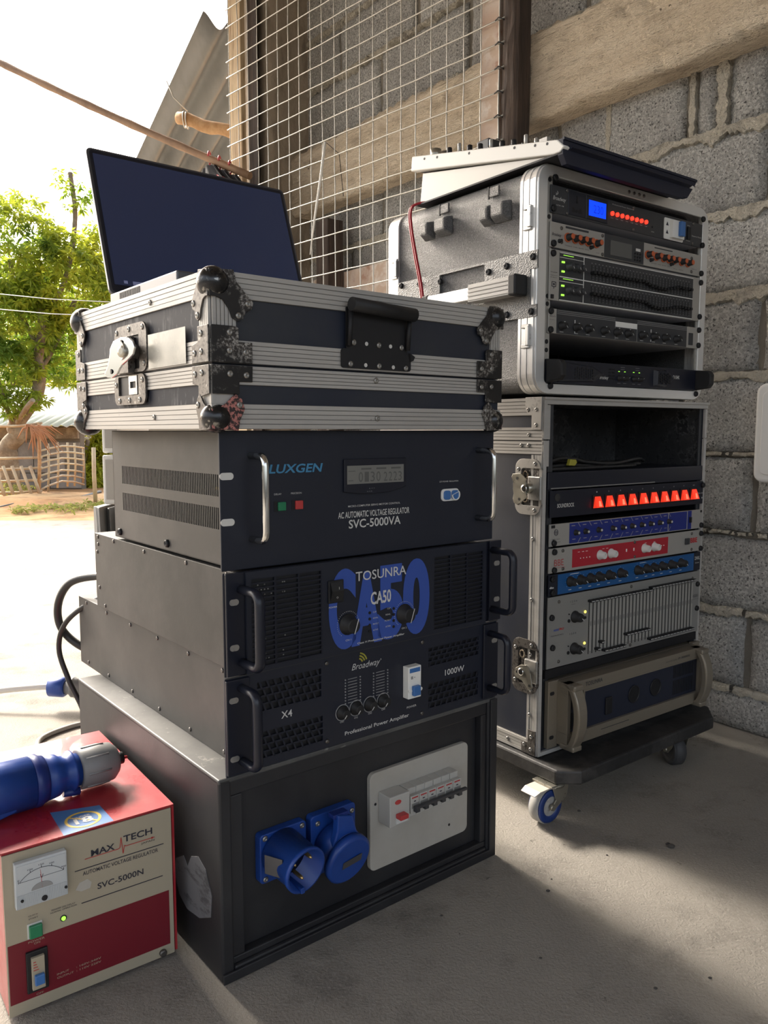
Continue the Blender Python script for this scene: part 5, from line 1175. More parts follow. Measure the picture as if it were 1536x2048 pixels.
# power strip with ten red switches
e = unit('switch_panel', 'black power strip with ten glowing red rocker switches', 'power strip', .5592, .6105, K['panel2'])
for i in range(10):
    x = .1415 + i*.03620
    q = MB().box(x-.0125, x+.0125, -.0045, -.003, .5690, .5965).build('rocker_frame', K['black'], e)
    b = MB(); b.add([(x-.0105, -.0045, .5712), (x+.0105, -.0045, .5712), (x+.0105, -.0130, .5725), (x-.0105, -.0130, .5725), (x+.0085, -.0060, .5935), (x-.0085, -.0060, .5935)], [(0, 1, 2, 3), (3, 2, 4, 5), (0, 3, 5), (1, 4, 2)]); q2_ = b.build('red_rocker', K['redsw'], q)
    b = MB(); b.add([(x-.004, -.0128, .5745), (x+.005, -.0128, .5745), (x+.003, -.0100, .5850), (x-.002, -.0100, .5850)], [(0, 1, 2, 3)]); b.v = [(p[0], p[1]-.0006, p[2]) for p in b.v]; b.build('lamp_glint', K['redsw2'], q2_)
txt(e, [('SOUNDROCK', .0284, .0760, .5775, .5850, 0, .012), ('TG-110', .4830, .5040, .5822, .5850, 0, .01), ('B', .500, .504, .5715, .5750, 0, .01)] + [(str(i+1), .1400 + i*.0362, .1430 + i*.0362 + (.003 if i == 9 else 0), .6010, .6035) for i in range(10)], K['white'])
MB().lathe([(0, .0075), (.001, .007)], (.029, -.003, .597), (0, -1, 0), 18).build('round_hole', K['sheet'], e); bolts(e, [(.5035, .6010)])
# crossover: white and navy
e = unit('audio_crossover', 'cream and navy rack unit with a row of ten small knobs', 'rack unit', .5050, .5480, K['silver'])
MB().box(.0648, .3780, -.0034, -.003, .5075, .5460).box(.382, .4475, -.0034, -.003, .5075, .5460).box(.451, .4650, -.0034, -.003, .5065, .5465).build('navy_print', K['navyp'], e)
km3 = knob_mesh('knob', .0052, .009, K['rubber'], None); cap = MB().lathe([(0, .0026), (.001, .0022)], (0, 0, 0), (0, -1, 0), 10).mesh('knob_cap', K['spkw'])
for x, z in ((.0821, .5275), (.1101, .5278), (.1489, .5280), (.1927, .5278), (.2242, .5276), (.2543, .5280), (.2863, .5282), (.3164, .5283), (.3476, .5284), (.3800, .5286)):
    q = put('knob', km3, e, (x, -.003, z)); put('knob_cap', cap, q, (x, -.012, z))
b = MB()
for i in range(10):
    x = .070 + i*.0325; b.box(x, x+.010, -.0037, -.0034, .5405, .5418).box(x+.003, x+.012, -.0037, -.0034, .5145, .5155)
    b.add([(x+.018, -.0037, .5075), (x+.0195, -.0037, .5075), (x+.027, -.0037, .5170), (x+.0255, -.0037, .5170)], [(0, 1, 2, 3)]).add([(x+.018, -.0037, .546), (x+.0195, -.0037, .546), (x+.026, -.0037, .538), (x+.0245, -.0037, .538)], [(0, 1, 2, 3)])
b.build('fine_print', K['silver'], e, kind='stuff')
b = MB(); ring(b, [(.0275+.0052*math.cos(a), .5315+.0062*math.sin(a)) for a in [k*math.pi/8 for k in range(17)]], [(.0275+.0044*math.cos(a), .5315+.0054*math.sin(a)) for a in [k*math.pi/8 for k in range(17)]], 'y', TY, -.003); b.box(.0225, .0325, TY, -.003, .5308, .5318).box(.024, .031, TY, -.003, .5335, .5341).box(.024, .031, TY, -.003, .5285, .5291); b.build('globe_mark', K['dprint'], e)
txt(e, [('Italo Jam', .0175, .0375, .5175, .5200), ('Pro Crossover', .0150, .0400, .5125, .5145)], K['dprint'])
MB().box(.4560, .4600, -.008, -.003, .521, .533).build('toggle', K['black'], e); bolts(e, [(.0215, .5120), (.5030, .5120)]); MB().box(.014, .024, -.0035, -.003, .5400, .5455).box(.4985, .5045, -.0035, -.003, .5405, .5455).build('ear_slot', K['black'], e)
# red exciter
e = unit('sonic_enhancer', 'silver rack unit with a red panel and four pale knobs', 'rack unit', .4545, .5025, K['silver'])
MB().box(.0745, .3815, -.0034, -.003, .4603, .4953).build('red_print', K['redp'], e)
km4 = knob_mesh('knob', .0088, .014, K['spkw'], K['grayp'], 20)
for x, z in ((.1560, .4775), (.1900, .4775), (.2985, .4780), (.3325, .4782)): put('pale_knob', km4, e, (x, -.003, z))
b = MB()
for i in range(4): b.cyl((.098 + i*.009, -.0042, .4765), (.098 + i*.009, -.003, .4765), .0012, 6)
for x in (.238, .262): b.box(x, x+.003, -.0040, -.003, .476, .482)
for i in range(3): b.cyl((.350 + i*.008, -.0042, .4785), (.350 + i*.008, -.003, .4785), .0012, 6)
for x in (.090, .102, .113, .163, .175, .30, .33): b.box(x, x+.006, -.0037, -.0034, .4885, .4893)
b.build('fine_print', K['whitep'], e, kind='stuff')
txt(e, [('BBE', .4640, .4900, .4750, .4860, 0, .035), ('BBE', .0240, .0500, .4680, .4800, 0, -.01), ('Sonic', .022, .055, .4635, .4655)], K['rprint'], 'red_lettering')
q = MB().box(.4430, .4570, -.007, -.003, .4730, .4870).build('power_button', K['graf'], e, bev=.001)
for x, z in ((.0475, .4955), (.0485, .4610), (.4690, .4955), (.4700, .4605), (.266, .4935), (.267, .4635)): put('screw', ME['screw'], e, (x, -.003, z))
bolts(e, [(.0235, .4950), (.0240, .4605), (.5035, .4935), (.5040, .4600)])
# blue compressor
e = unit('compressor', 'blue fronted rack unit with twelve black pointer knobs', 'rack unit', .4110, .4530, K['panel2'])
MB().box(.0350, .4800, -.0036, -.003, .4128, .4510).build('blue_print', K['bluep'], e, bev=.0005)
km5 = knob_mesh('knob', .0092, .015, K['rubber'], K['white'], 130)
for i, x in enumerate((.0690, .0990, .1275, .1535, .1850, .2215, .2765, .3075, .3320, .3610, .3940, .4300)): put('pointer_knob', km5, e, (x, -.0036, .4345))
b = MB()
for x in (.0690, .0990, .1275, .1535, .1850, .2215, .2765, .3075, .3320, .3610, .3940, .4300):
    b.box(x-.004, x+.004, -.0040, -.0036, .4180, .4192)
    for a in range(-135, 136, 45): b.box(x + .0125*math.sin(R(a)) - .0004, x + .0125*math.sin(R(a)) + .0004, -.0040, -.0036, .4345 + .0125*math.cos(R(a)) - .0004, .4345 + .0125*math.cos(R(a)) + .0004)
b.box(.070, .095, -.0040, -.0036, .4478, .4488).box(.285, .305, -.0040, -.0036, .4478, .4488); b.build('fine_print', K['white'], e, kind='stuff')
MB().sphere((.2430, -.0036, .4300), .0030, 8, 5).build('green_lamp', K['ledg'], e)
txt(e, [('dbx', .0125, .0245, .4260, .4300, 0, .03), ('234XL', .4835, .5030, .4355, .4430, 0, .02), ('Crossover', .4855, .5010, .4275, .4300)], K['white']); bolts(e, [(.0200, .4440), (.0210, .4180)])
# large silver equalizer
e = unit('graphic_equalizer', 'large grey graphic equalizer with long fader slots, three units high', 'equalizer', .2715, .4100, K['silverd'])
b = MB(); fm = MB().box(-.0048, .0048, -.010, 0, -.0022, .0022).mesh('fader_cap', K['black']); fl_ = MB().box(-.0046, .0046, -.0104, -.010, -.0006, .0006).mesh('fader_line', K['white'])
nf = 31
lowz = {0: .3430, 1: .3430, 2: .2900, 3: .2985}
for i in range(nf):
    x = .1285 + i*.01150
    b.box(x-.0010, x+.0010, -.0034, -.003, .2825, .3985 if False else .3920)
    top_z = .3895 + (.0 if i < 16 else .0035) - (.004 if i == 16 else 0)
    q = put('fader_cap', fm, e, (x, -.003, top_z)); put('fader_line', fl_, q, (x, -.003, top_z))
    if i < 2: continue
    zz = .2905 if i == 2 else .3030 if i == 3 else (.2835 if 4 < i < 10 else (.3060 if 10 <= i < 17 else (.2835 if i >= 17 else .284)))
    q = put('fader_cap', fm, e, (x, -.003, zz)); put('fader_line', fl_, q, (x, -.003, zz))
b.build('fader_slots', K['black'], e, kind='stuff')
b = MB()
for i in range(nf):
    x = .1285 + i*.0115; b.box(x+.003, x+.0044, -.0033, -.003, .3455, .3462).box(x+.003, x+.0044, -.0033, -.003, .3395, .3402).box(x+.0034, x+.0080, -.0032, -.003, .3475, .3840).box(x+.0034, x+.0080, -.0032, -.003, .2880, .3380)
b.build('scale_bands', K['silver'], e, kind='stuff')
km6 = knob_mesh('knob', .0105, .018, K['rubber'], K['white'], 130)
for z in (.3635, .3010):
    put('gain_knob', km6, e, (.0860, -.003, z)); MB().sphere((.1165, -.003, z+.0055), .0028, 8, 5).build('yellow_lamp', K['ledy'], e)
    q = MB(); q.cyl((.1165, -.0045, z-.006), (.1165, -.003, z-.006), .0030, 8); q.cyl((.0690, -.0045, z-.006), (.0690, -.003, z-.006), .0035, 8); q.cyl((.0690, -.0045, z+.007), (.0690, -.003, z+.007), .0014, 8); q.build('small_buttons', K['black'], e, kind='stuff')
txt(e, [('1 2 3 4', .0720, .0910, .3925, .3960), ('1 2 3 4', .0720, .0910, .3295, .3330), ('MID', .0760, .0860, .3880, .3895), ('GAIN', .0770, .0890, .3545, .3560), ('GAIN', .0770, .0890, .2920, .2935), ('PREMIUM PRO', .0190, .0540, .3335, .3355), ('1231', .4830, .5010, .3510, .3570, 0, .01), ('Graphic EQ', .481, .503, .3460, .3475)], K['dprint'])
txt(e, [('PRO', .0420, .0550, .3430, .3475, .2, .02)], K['rprint'], 'red_lettering'); txt(e, [('AUDIO', .0260, .0410, .3430, .3470, .2, .02)], K['cablue'], 'blue_lettering')
for x, z in ((.0400, .3985), (.0425, .2825), (.2600, .4020), (.2620, .2790), (.4790, .3950), (.4800, .2800)): put('screw', ME['screw'], e, (x, -.003, z))
bolts(e, [(.0200, .3705), (.0240, .3120), (.4980, .3800), (.4985, .3250)])
MB().box(.0080, .506, -.001, .004, .2530, .2700).build('blank_gap', K['black'], e)
# champagne amplifier
e = thing('power_amplifier', 'champagne coloured amplifier with bowed handles at the bottom of the right rack', 'amplifier', FR, (.26, .15, .1180))
z0, z1 = .1190, .2500
MB().box(.022, .490, .0, .36, z0+.002, z1-.004).build('chassis', K['beige'], e)
for xa in (.0085, .4790): MB().box(xa, xa + .0270, -.010, 0, z0, z1).build('rack_ear', K['beige'], e, bev=.001)
b = MB(); plate(b, .0330, .4790, z0+.006, z1-.002, -.036, -.010, [(.0420, .0780, .1500, .2280), (.0830, .4650, .1490, .2240)]); b.build('front_bezel', K['beige'], e, bev=.002)
b = MB(); b.box(.038, .470, -.030, -.012, .140, .232).build('dark_window', K['darkblue'], e)
b = MB()
for i in range(12):
    x = .3785 + i*.0062; b.box(x, x+.0028, -.0308, -.0300, .1930, .2190).box(x, x+.0028, -.0308, -.0300, .1560, .1870)
for i in range(6): x = .045 + i*.0055; b.box(x, x+.0026, -.0308, -.0300, .1930, .2230).box(x, x+.0026, -.0308, -.0300, .1560, .1870)
b.build('vent_slots', K['black'], e, kind='stuff')
for x in (.2420, .3150): MB().lathe([(0, .0185), (.002, .0185), (.0022, .0165), (.0005, .0160)], (x, -.030, .186), (0, -1, 0), 28).build('round_port', K['black'], e)
MB().box(.1500, .1700, -.034, -.030, .1620, .1970).build('power_rocker', K['black'], e, bev=.002)
b = MB(); b.box(.1330, .2200, -.0368, -.036, .1380, .1388) ; b.build('seam', K['graf'], e)
TYo = TY; TY = -.0368
txt(e, [('TOSUNRA', .0820, .1330, .2350, .2430, 0, .004), ('PROFESSIONAL AMPLIFIER', .3400, .3800, .2350, .2370), ('P-9000S', .3850, .4270, .2345, .2390, .1, .01)], K['graf']); TY = TYo
for x0_, x1_ in ((.0300, .0560), (.4480, .4740)):
    b = MB(); n = 12; vs = []; ring_n = 0
    for i in range(n + 1):
        f = i/n; z = z0 + .002 + (z1 - z0 - .004)*f; dy = .030*math.sin(math.pi*min(1, max(0, f))) ** .45
        vs += [(x0_, -.036 - dy, z), (x1_, -.036 - dy, z), (x1_, -.036 - dy + .014, z), (x0_, -.036 - dy + .014, z)]
    b.add(vs, [(i*4+k, i*4+(k+1) % 4, (i+1)*4+(k+1) % 4, (i+1)*4+k) for i in range(n) for k in range(4)] + [(3, 2, 1, 0), (n*4, n*4+1, n*4+2, n*4+3)])
    b.box(x0_, x1_, -.054, -.020, z0+.001, z0+.012).box(x0_, x1_, -.054, -.020, z1-.013, z1-.002)
    fix_normals(b.build('bowed_handle', K['beige'], e, bev=.003))
for x, z in ((.0185, .2260), (.0190, .1400), (.4950, .222), (.4955, .142)): MB().prism(rrect(x-.006, x+.006, z-.0035, z+.0035, .0034), 'y', -.0106, -.0098).build('ear_slot', K['black'], e)

# ---- upper moulded rack case
t = thing('rack_case', 'grey speckled moulded rack case with ribbed silver rim, standing on the lower rack', 'rack case', FR, (.22, .2, .7860))
Z0, Z1, XA, XB, D = .7870, 1.1855, -.0385, .4850, .43
def rr2(x0, x1, z0, z1, r): return rrect(x0, x1, z0, z1, r, 8)
b = MB(); ring(b, rr2(XA, XB, Z0, Z1, .034), rr2(XA+.024, XB-.022, Z0+.018, Z1-.019, .010), 'y', -.004, .001); b.build('front_rim', K['rim'], t, bev=.0012)
b = MB()
for i in range(5):
    y0 = .001 + i*.0075; g_ = .0008 if i % 2 else 0
    ring(b, rr2(XA-.002+g_, XB+.002-g_, Z0-.0005, Z1+.002-g_, .035), rr2(XA+.006, XB-.006, Z0+.006, Z1-.006, .03), 'y', y0, y0+.0066)
b.build('ribbed_rim', K['rim'], t)
b = MB(); ring(b, rr2(XA+.002, XB-.002, Z0+.002, Z1-.003, .032), rr2(XA+.008, XB-.008, Z0+.008, Z1-.009, .026), 'y', .038, D-.036); b.build('moulded_shell', K['tex'], t)
b = MB(); ring(b, rr2(XA-.002, XB+.002, Z0-.0005, Z1-.002, .035), rr2(XA+.006, XB-.006, Z0+.006, Z1-.006, .03), 'y', D-.036, D); b.build('rear_rim', K['rim'], t, bev=.001)
b = MB(); b.prism(rr2(XA+.004, XB-.004, Z0+.004, Z1-.004, .03), 'y', D-.03, D-.026); b.build('rear_lid', K['tex'], t)
# rails
for x in (-.0130, .4595):
    MB().box(x, x+.0155, .001, .004, Z0+.016, Z1-.018).build('rack_rail', K['silver'], t)
for z in (.865, .880, .9465, .960, 1.0975, 1.161): 
    for x in (-.005, .4675): put('rail_hole', ME['hole'], t, (x, .001, z))
for x, z in ((.0030, 1.1640), (.4620, 1.1630), (.0010, .8010), (.4600, .7990)): put('rack_bolt', ME['bolt'], t, (x, -.004, z), label='large corner bolt')
for i in range(4): put('rim_screw', ME['screw'], t, (.2120 + i*.0155, -.004, 1.1760))
# catches on the rim
for z, y in ((1.093, .018), (.888, .018), (1.066, .405)):
    q = MB().box(XA-.009, XA-.001, y-.012, y-.004, z-.017, z+.017).box(XA-.006, XA-.001, y-.010, y+.008, z-.021, z-.014).box(XA-.006, XA-.001, y-.010, y+.008, z+.014, z+.021).build('rim_catch', K['zinc'], t, bev=.001)
# handle plate on the left side
b = MB(); XP = XA - .0015
def lprism(mb, pts, x0, x1): mb.prism(pts, 'x', x0, x1); return mb
b = MB()
# plate built from blocks around the hand recess
xa_, xb_ = XA-.0035, XA-.0005
b.box(xa_, xb_, -.008, .008, 1.004, 1.035).box(xa_, xb_, -.008, .008, .921, .942).box(xa_, xb_, .008, .125, .921, 1.035).box(xa_, xb_, .125, .255, .921, .958).box(xa_, xb_, .125, .255, 1.0310, 1.0350).box(xa_, xb_, .255, .392, .940, 1.035)
hp = b.build('handle_plate', K['texp'], t)
b = MB().box(XA+.004, XA+.030, .125, .255, .958, 1.0310); b.f = [f for i, f in enumerate(b.f) if i != 5]; b.sm = b.sm[:len(b.f)]
# recess walls: open towards the left
b2 = MB(); b2.box(XA+.026, XA+.028, .125, .255, .958, 1.031).box(XA, XA+.026, .125, .127, .958, 1.031).box(XA, XA+.026, .253, .255, .958, 1.031).box(XA, XA+.026, .125, .255, .956, .958).box(XA, XA+.026, .125, .255, 1.031, 1.033)
b2.build('hand_recess', K['tex'], hp)
b = MB(); b.box(XA-.030, XA-.012, .030, .262, .9640, .9880); hd = b.build('handle_bar', K['rim'], hp, bev=.002)
b = MB(); b.box(XA-.033, XA-.009, .030, .138, .9600, .9920)
for i in range(4): b.box(XA-.0345, XA-.033, .030, .138, .9625 + i*.0072, .9670 + i*.0072)
b.build('ribbed_grip', K['alu'], hd, bev=.0006)
MB().box(XA-.036, XA-.004, .014, .032, .9580, .9945).build('grip_cap', K['rubber'], hd, bev=.003)
MB().box(XA-.030, XA-.002, .262, .280, .9620, .9900).build('grip_cap', K['rubber'], hd, bev=.002)
for y, z in ((.002, 1.0240), (.066, 1.0180), (.113, 1.0150), (.252, 1.0180), (.318, 1.0230), (.380, 1.0280), (.004, .9300), (.064, .9310)): put('rack_bolt', ME['bolt'], hp, (XA-.0035, y, z), (0, 0, SIDE), label='dome headed side screw')
# stacking bumps
for (y0, y1, zc) in ((.062, .128, 1.118), (.222, .302, 1.124)):
    for (a, c, hgt) in ((y0, y0+.036, .030), (y1-.026, y1, .030)):
        b = MB(); vs = [(XA+.001, a-.004, zc-.020), (XA+.001, c+.004, zc-.020), (XA+.001, c+.004, zc+.018), (XA+.001, a-.004, zc+.018), (XA-.020, a+.002, zc-.010), (XA-.020, c-.002, zc-.010), (XA-.020, c-.002, zc+.013), (XA-.020, a+.002, zc+.013)]
        b.add(vs, [(0, 1, 2, 3), (4, 7, 6, 5), (0, 4, 5, 1), (1, 5, 6, 2), (2, 6, 7, 3), (3, 7, 4, 0)]); fix_normals(b.build('stacking_lug', K['tex'], t, bev=.004))
for y in (.092, .232):
    MB().box(XA-.0018, XA+.002, y, y+.026, 1.150, 1.1680).build('moulded_notch', K['tex'], t, bev=.003)
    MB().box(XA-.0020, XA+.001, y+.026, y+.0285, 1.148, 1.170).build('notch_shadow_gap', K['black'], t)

def uunit(name, label, cat, z0, z1, m, depth=.28, **kw): return unit(name, label, cat, z0, z1, m, depth, x0=-.0050, x1=.4720, chx=(.012, .455), **kw)
# power sequencer
e = uunit('power_sequencer', 'dark grey rack unit with blue lit display and row of eight red lamps', 'rack unit', 1.1040, 1.1530, K['graf'])
MB().box(.0400, .0860, -.0040, -.003, 1.1080, 1.1500).build('outlet_plate', K['panel2'], e, bev=.0006)
b = MB(); b.box(.0610, .0645, -.0044, -.004, 1.1300, 1.1430).cyl((.0628, -.0044, 1.1330), (.0628, -.004, 1.1330), .003, 8).add([(.0490, -.0044, 1.1130), (.0590, -.0044, 1.1130), (.0590, -.0044, 1.1180), (.0510, -.0044, 1.1230)], [(0, 1, 2, 3)]).add([(.0660, -.0044, 1.1130), (.0770, -.0044, 1.1130), (.0745, -.0044, 1.1230), (.0660, -.0044, 1.1180)], [(0, 1, 2, 3)]).cyl((.0628, -.0044, 1.1165), (.0628, -.004, 1.1165), .0028, 8); b.build('outlet_slots', K['black'], e)
q = MB().box(.0880, .1500, -.0045, -.003, 1.1075, 1.1490).build('display_bezel', K['panel2'], e, bev=.0008)
MB().box(.0955, .1440, -.0050, -.0045, 1.1145, 1.1420).build('blue_display', K['bluelcd'], q)
b = MB(); text(b, '230', .1080, .1360, 1.1200, 1.1350, y=-.0053); b.build('display_digits', K['bluelcd2'], q)
for i in range(8): x = .1635 + i*.01495; q = MB().lathe([(0, .0042), (.003, .0042), (.0045, .0025)], (x, -.003, 1.1282), (0, -1, 0), 12).build('red_lamp', K['ledr'], e)
txt(e, [('Professional Power Sequencer', .1640, .2300, 1.1440, 1.1465), ('CH1', .1600, .1670, 1.1195, 1.1210), ('CH2', .1750, .1820, 1.1195, 1.1210), ('CH3', .1900, .1970, 1.1195, 1.1210), ('CH4', .2050, .2120, 1.1195, 1.1210), ('CH5', .2200, .2270, 1.1195, 1.1210), ('CH6', .2350, .2420, 1.1195, 1.1210), ('CH7', .2500, .2570, 1.1195, 1.1210), ('CH8', .2650, .2720, 1.1195, 1.1210),
        ('LOCK', .2860, .2960, 1.1120, 1.1140), ('Sequence Power', .4250, .4600, 1.1225, 1.1260, .2), ('Broadway', .0000, .0330, 1.1250, 1.1340, .3), ('AC01-T8', .0080, .0280, 1.1180, 1.1200), ('OPEN', .407, .417, 1.1420, 1.1435), ('BYPASS', .405, .419, 1.1115, 1.1130)], K['white'])
b = MB(); text(b, ')', .009, .0125, 1.1360, 1.1430, y=TY, shear=.2); text(b, ')', .006, .0090, 1.1355, 1.1400, y=TY, shear=.2); b.build('wave_mark', K['white'], e)
MB().cyl((.2915, -.0045, 1.1225), (.2915, -.003, 1.1225), .0022, 8).build('lock_lamp', K['leddk'], e)
q = MB(); q.prism(rrect(.3270, .3925, 1.1055, 1.1470, .003), 'y', -.005, -.003); q = q.build('breaker_cover', K['whitep'], e, bev=.0006)
MB().box(.3460, .3860, -.0125, -.005, 1.1090, 1.1440).build('breaker', K['whitep'], q, bev=.001); MB().box(.3640, .3780, -.020, -.0125, 1.1130, 1.1420).build('blue_toggle', K['bluesw'], q, bev=.001)
b = MB()
for zz in (1.1320, 1.1160): b.add([(.3320, -.0053, zz), (.3410, -.0053, zz), (.3365, -.0053, zz+.008)], [(0, 1, 2)])
b.build('warning_triangles', K['dprint'], q)
MB().box(.4075, .4190, -.0060, -.003, 1.1150, 1.1400).build('rocker_switch', K['black'], e, bev=.0008)
for x, z in ((.0360, 1.1480), (.0370, 1.1090), (.2280, 1.1490), (.2290, 1.1080), (.4280, 1.1490), (.4290, 1.1085)): put('screw', ME['screw'], e, (x, -.003, z))
bolts(e, [(.0010, 1.1120), (.4640, 1.1100)])
# karaoke mixer amp with orange ringed knobs
e = uunit('effects_mixer', 'silver rack unit with small orange-ringed knobs and a dark middle display', 'rack unit', 1.0450, 1.0900, K['silver'])
MB().box(.1440, .2640, -.0042, -.003, 1.0462, 1.0890).build('dark_centre', K['graf'], e, bev=.0005)
q = MB().box(.1600, .2250, -.0050, -.0042, 1.0520, 1.0790).build('display', K['lcdd'], e)
b = MB(); b.box(.238, .252, -.0050, -.0042, 1.0690, 1.0740).build('usb_port', K['white'], e)
b = MB()
for i in range(3):
    for j in range(3): b.cyl((.236 + i*.008, -.0055, 1.0520 + j*.006), (.236 + i*.008, -.0042, 1.0520 + j*.006), .0020, 6)
b.build('small_buttons', K['black'], e, kind='stuff')
km7 = knob_mesh('knob', .0068, .014, K['rubber'], None); rg = MB(); ring(rg, [(.0082*math.cos(a), .0082*math.sin(a)) for a in [k*math.pi/10 for k in range(21)]], [(.0060*math.cos(a), .0060*math.sin(a)) for a in [k*math.pi/10 for k in range(21)]], 'y', -.0022, 0); rgm = rg.mesh('orange_ring', K['orange'])
og = MB(); og.lathe([(0, .0052), (.0008, .0045)], (0, 0, 0), (0, -1, 0), 12); ogm = og.mesh('orange_cap', K['orange'])
for x in (.0400, .0600, .0780, .0960, .1200, .2770, .3050, .3290, .3470, .3660, .3910, .4140):
    q = put('orange_knob', km7, e, (x, -.003, 1.0670)); put('orange_ring', rgm, q, (x, -.003, 1.0670)); put('orange_cap', ogm, q, (x, -.0165, 1.0670))
km8 = knob_mesh('knob', .0035, .007, K['rubber'], None)
for x in (.0185, .1050, .2880, .3560): put('small_knob', km8, e, (x, -.003, 1.0580))
txt(e, [('Broadway', -.0005, .0230, 1.0640, 1.0710, .3), ('TREBLE  MID  BASS  VOL', .0330, .1000, 1.0520, 1.0535), ('ECHO', .1200, .1300, 1.0500, 1.0515), ('MUSIC  MID  BASS  VOL', .2900, .3550, 1.0520, 1.0535), ('DELAY  REPEAT', .3650, .4000, 1.0500, 1.0515), ('Effect', .430, .448, 1.0570, 1.0585)], K['dprint'])
b = MB(); b.box(.0350, .0980, -.0034, -.003, 1.0830, 1.0865).box(.3000, .3600, -.0034, -.003, 1.0830, 1.0850); b.build('dark_stripes', K['graf'], e)
for x, z in ((.0240, 1.0810), (.0250, 1.0570), (.1380, 1.0840), (.1390, 1.0500), (.4280, 1.0790), (.4290, 1.0520)): put('screw', ME['screw'], e, (x, -.003, z))
bolts(e, [(.0030, 1.0520), (.4640, 1.0520)])
# dual equalizer
e = uunit('graphic_equalizer', 'dual graphic equalizer with cream edges, green lamps and small black sliders', 'equalizer', .9525, 1.0430, K['silver'])
MB().box(.0205, .4360, -.0038, -.003, .9545, 1.0390).build('dark_print', K['graf'], e)
b = MB(); b.box(.0205, .4360, -.0042, -.0038, .9955, .9972).box(.0855, .0870, -.0042, -.0038, .9545, 1.0390).box(.0205, .4360, -.0042, -.0038, .9545, .9560).box(.0205, .0860, -.0042, -.0038, .9880, .9890).box(.0205, .0860, -.0042, -.0038, 1.0300, 1.0308).box(.0205, .4360, -.0042, -.0038, 1.0378, 1.0390); b.build('white_rules', K['whitep'], e)
sm_ = MB().box(-.0034, .0034, -.009, 0, -.0024, .0024).mesh('slider_cap', K['black'])
b = MB(); w2 = MB(); rn = random.Random(21)
for row, (za, zb) in enumerate(((1.0005, 1.0270), (.9610, .9880))):
    for i in range(31):
        x = .1090 + i*.01040; b.box(x-.0009, x+.0009, -.0041, -.0038, za, zb)
        f = .52 if i < 16 else (.52 - .30*math.sin((i-15)/10*math.pi) if i < 26 else .56)
        put('slider_cap', sm_, e, (x, -.0038, za + (zb-za)*(f + rn.uniform(-.03, .03) - .06)))
        for k in range(6): w2.box(x+.0028, x+.0050, -.0041, -.0038, za + (zb-za)*k/5.5, za + (zb-za)*k/5.5 + .0005)
        w2.box(x-.0014, x+.0014, -.0041, -.0038, zb+.0025, zb+.0037)
b.build('slider_slots', K['black'], e, kind='stuff'); w2.build('scale_marks', K['grayp'], e, kind='stuff')
km9 = knob_mesh('knob', .0072, .012, K['graf'], K['white'], 150)
for z in (1.0160, .9745):
    for x in (.0440, .0620, .0770): put('gain_knob', km9, e, (x, -.0038, z))
    for dz in (.0060, -.0105): MB().box(.0255, .0325, -.0055, -.0038, z+dz-.0012, z+dz+.0018).build('green_lamp', K['ledg'], e)
    q = MB()
    for k in range(7): q.box(.030 + k*.0040, .0330 + k*.0040, -.0044, -.0038, z+.0185, z+.0192)
    q.build('meter_lamps', K['ledg'], e, kind='stuff')
txt(e, [('Ultragraph', -.0030, .0150, 1.0010, 1.0035), ('Digital Equalizer', -.0030, .0165, .9960, .9975), ('31-band', -.003, .0130, .9925, .9940)], K['dprint'])
b = MB(); ring(b, rrect(.0010, .0125, .9770, .9860, .001), rrect(.0020, .0115, .9780, .9850, .0008), 'y', TY, -.003); b.box(.0045, .0090, TY, -.003, .9800, .9830).box(.0062, .0072, TY, -.003, .9735, .9770); b.build('emblem', K['dprint'], e)
bolts(e, [(.0030, 1.0350), (.4640, 1.0330), (.4640, .9620)]); MB().box(-.001, .005, -.0055, -.003, .9560, .9630).build('clip', K['black'], e)
# compressor
e = uunit('dynamics_processor', 'cream edged black rack unit with ten small knobs and white label', 'rack unit', .8945, .9395, K['silver'])
MB().box(.0160, .4200, -.0038, -.003, .8958, .9385).build('dark_print', K['graf'], e)
MB().box(.1830, .2500, -.0043, -.0038, .9200, .9300).build('white_label', K['whitep'], e)
b = MB()
for z in (.9362, .9332, .9302): b.box(.0165, .1820, -.0041, -.0038, z, z+.0008).box(.2510, .4195, -.0041, -.0038, z, z+.0008)
b.box(.1820, .1830, -.0042, -.0038, .8958, .9310).box(.2500, .2510, -.0042, -.0038, .8958, .9310); b.build('white_rules', K['grayp'], e)
km10 = knob_mesh('knob', .0072, .013, K['rubber'], K['white'], 140)
b = MB()
for x in (.0300, .0700, .1030, .1490, .1880, .2220, .2670, .3060, .3430, .3840):
    put('knob', km10, e, (x - .002, -.0038, .9095)); b.box(x-.006, x+.004, -.0042, -.0038, .8985, .8993).box(x+.006, x+.009, -.0044, -.0038, .9170, .9185)
for x in (.0640, .2950): b.box(x, x+.002, -.0044, -.0038, .8990, .9030).box(x, x+.002, -.0044, -.0038, .9170, .9230)
b.build('fine_print', K['white'], e, kind='stuff')
MB().box(.4280, .4420, -.0050, -.003, .9010, .9260).build('power_switch', K['graf'], e, bev=.0005)
txt(e, [('Autocom Pro', -.002, .013, .9240, .9265), ('Dynamics', -.002, .012, .9180, .9195)], K['dprint'])
bolts(e, [(.0000, .9340), (.0000, .9010), (.4640, .9340), (.4640, .9020)])
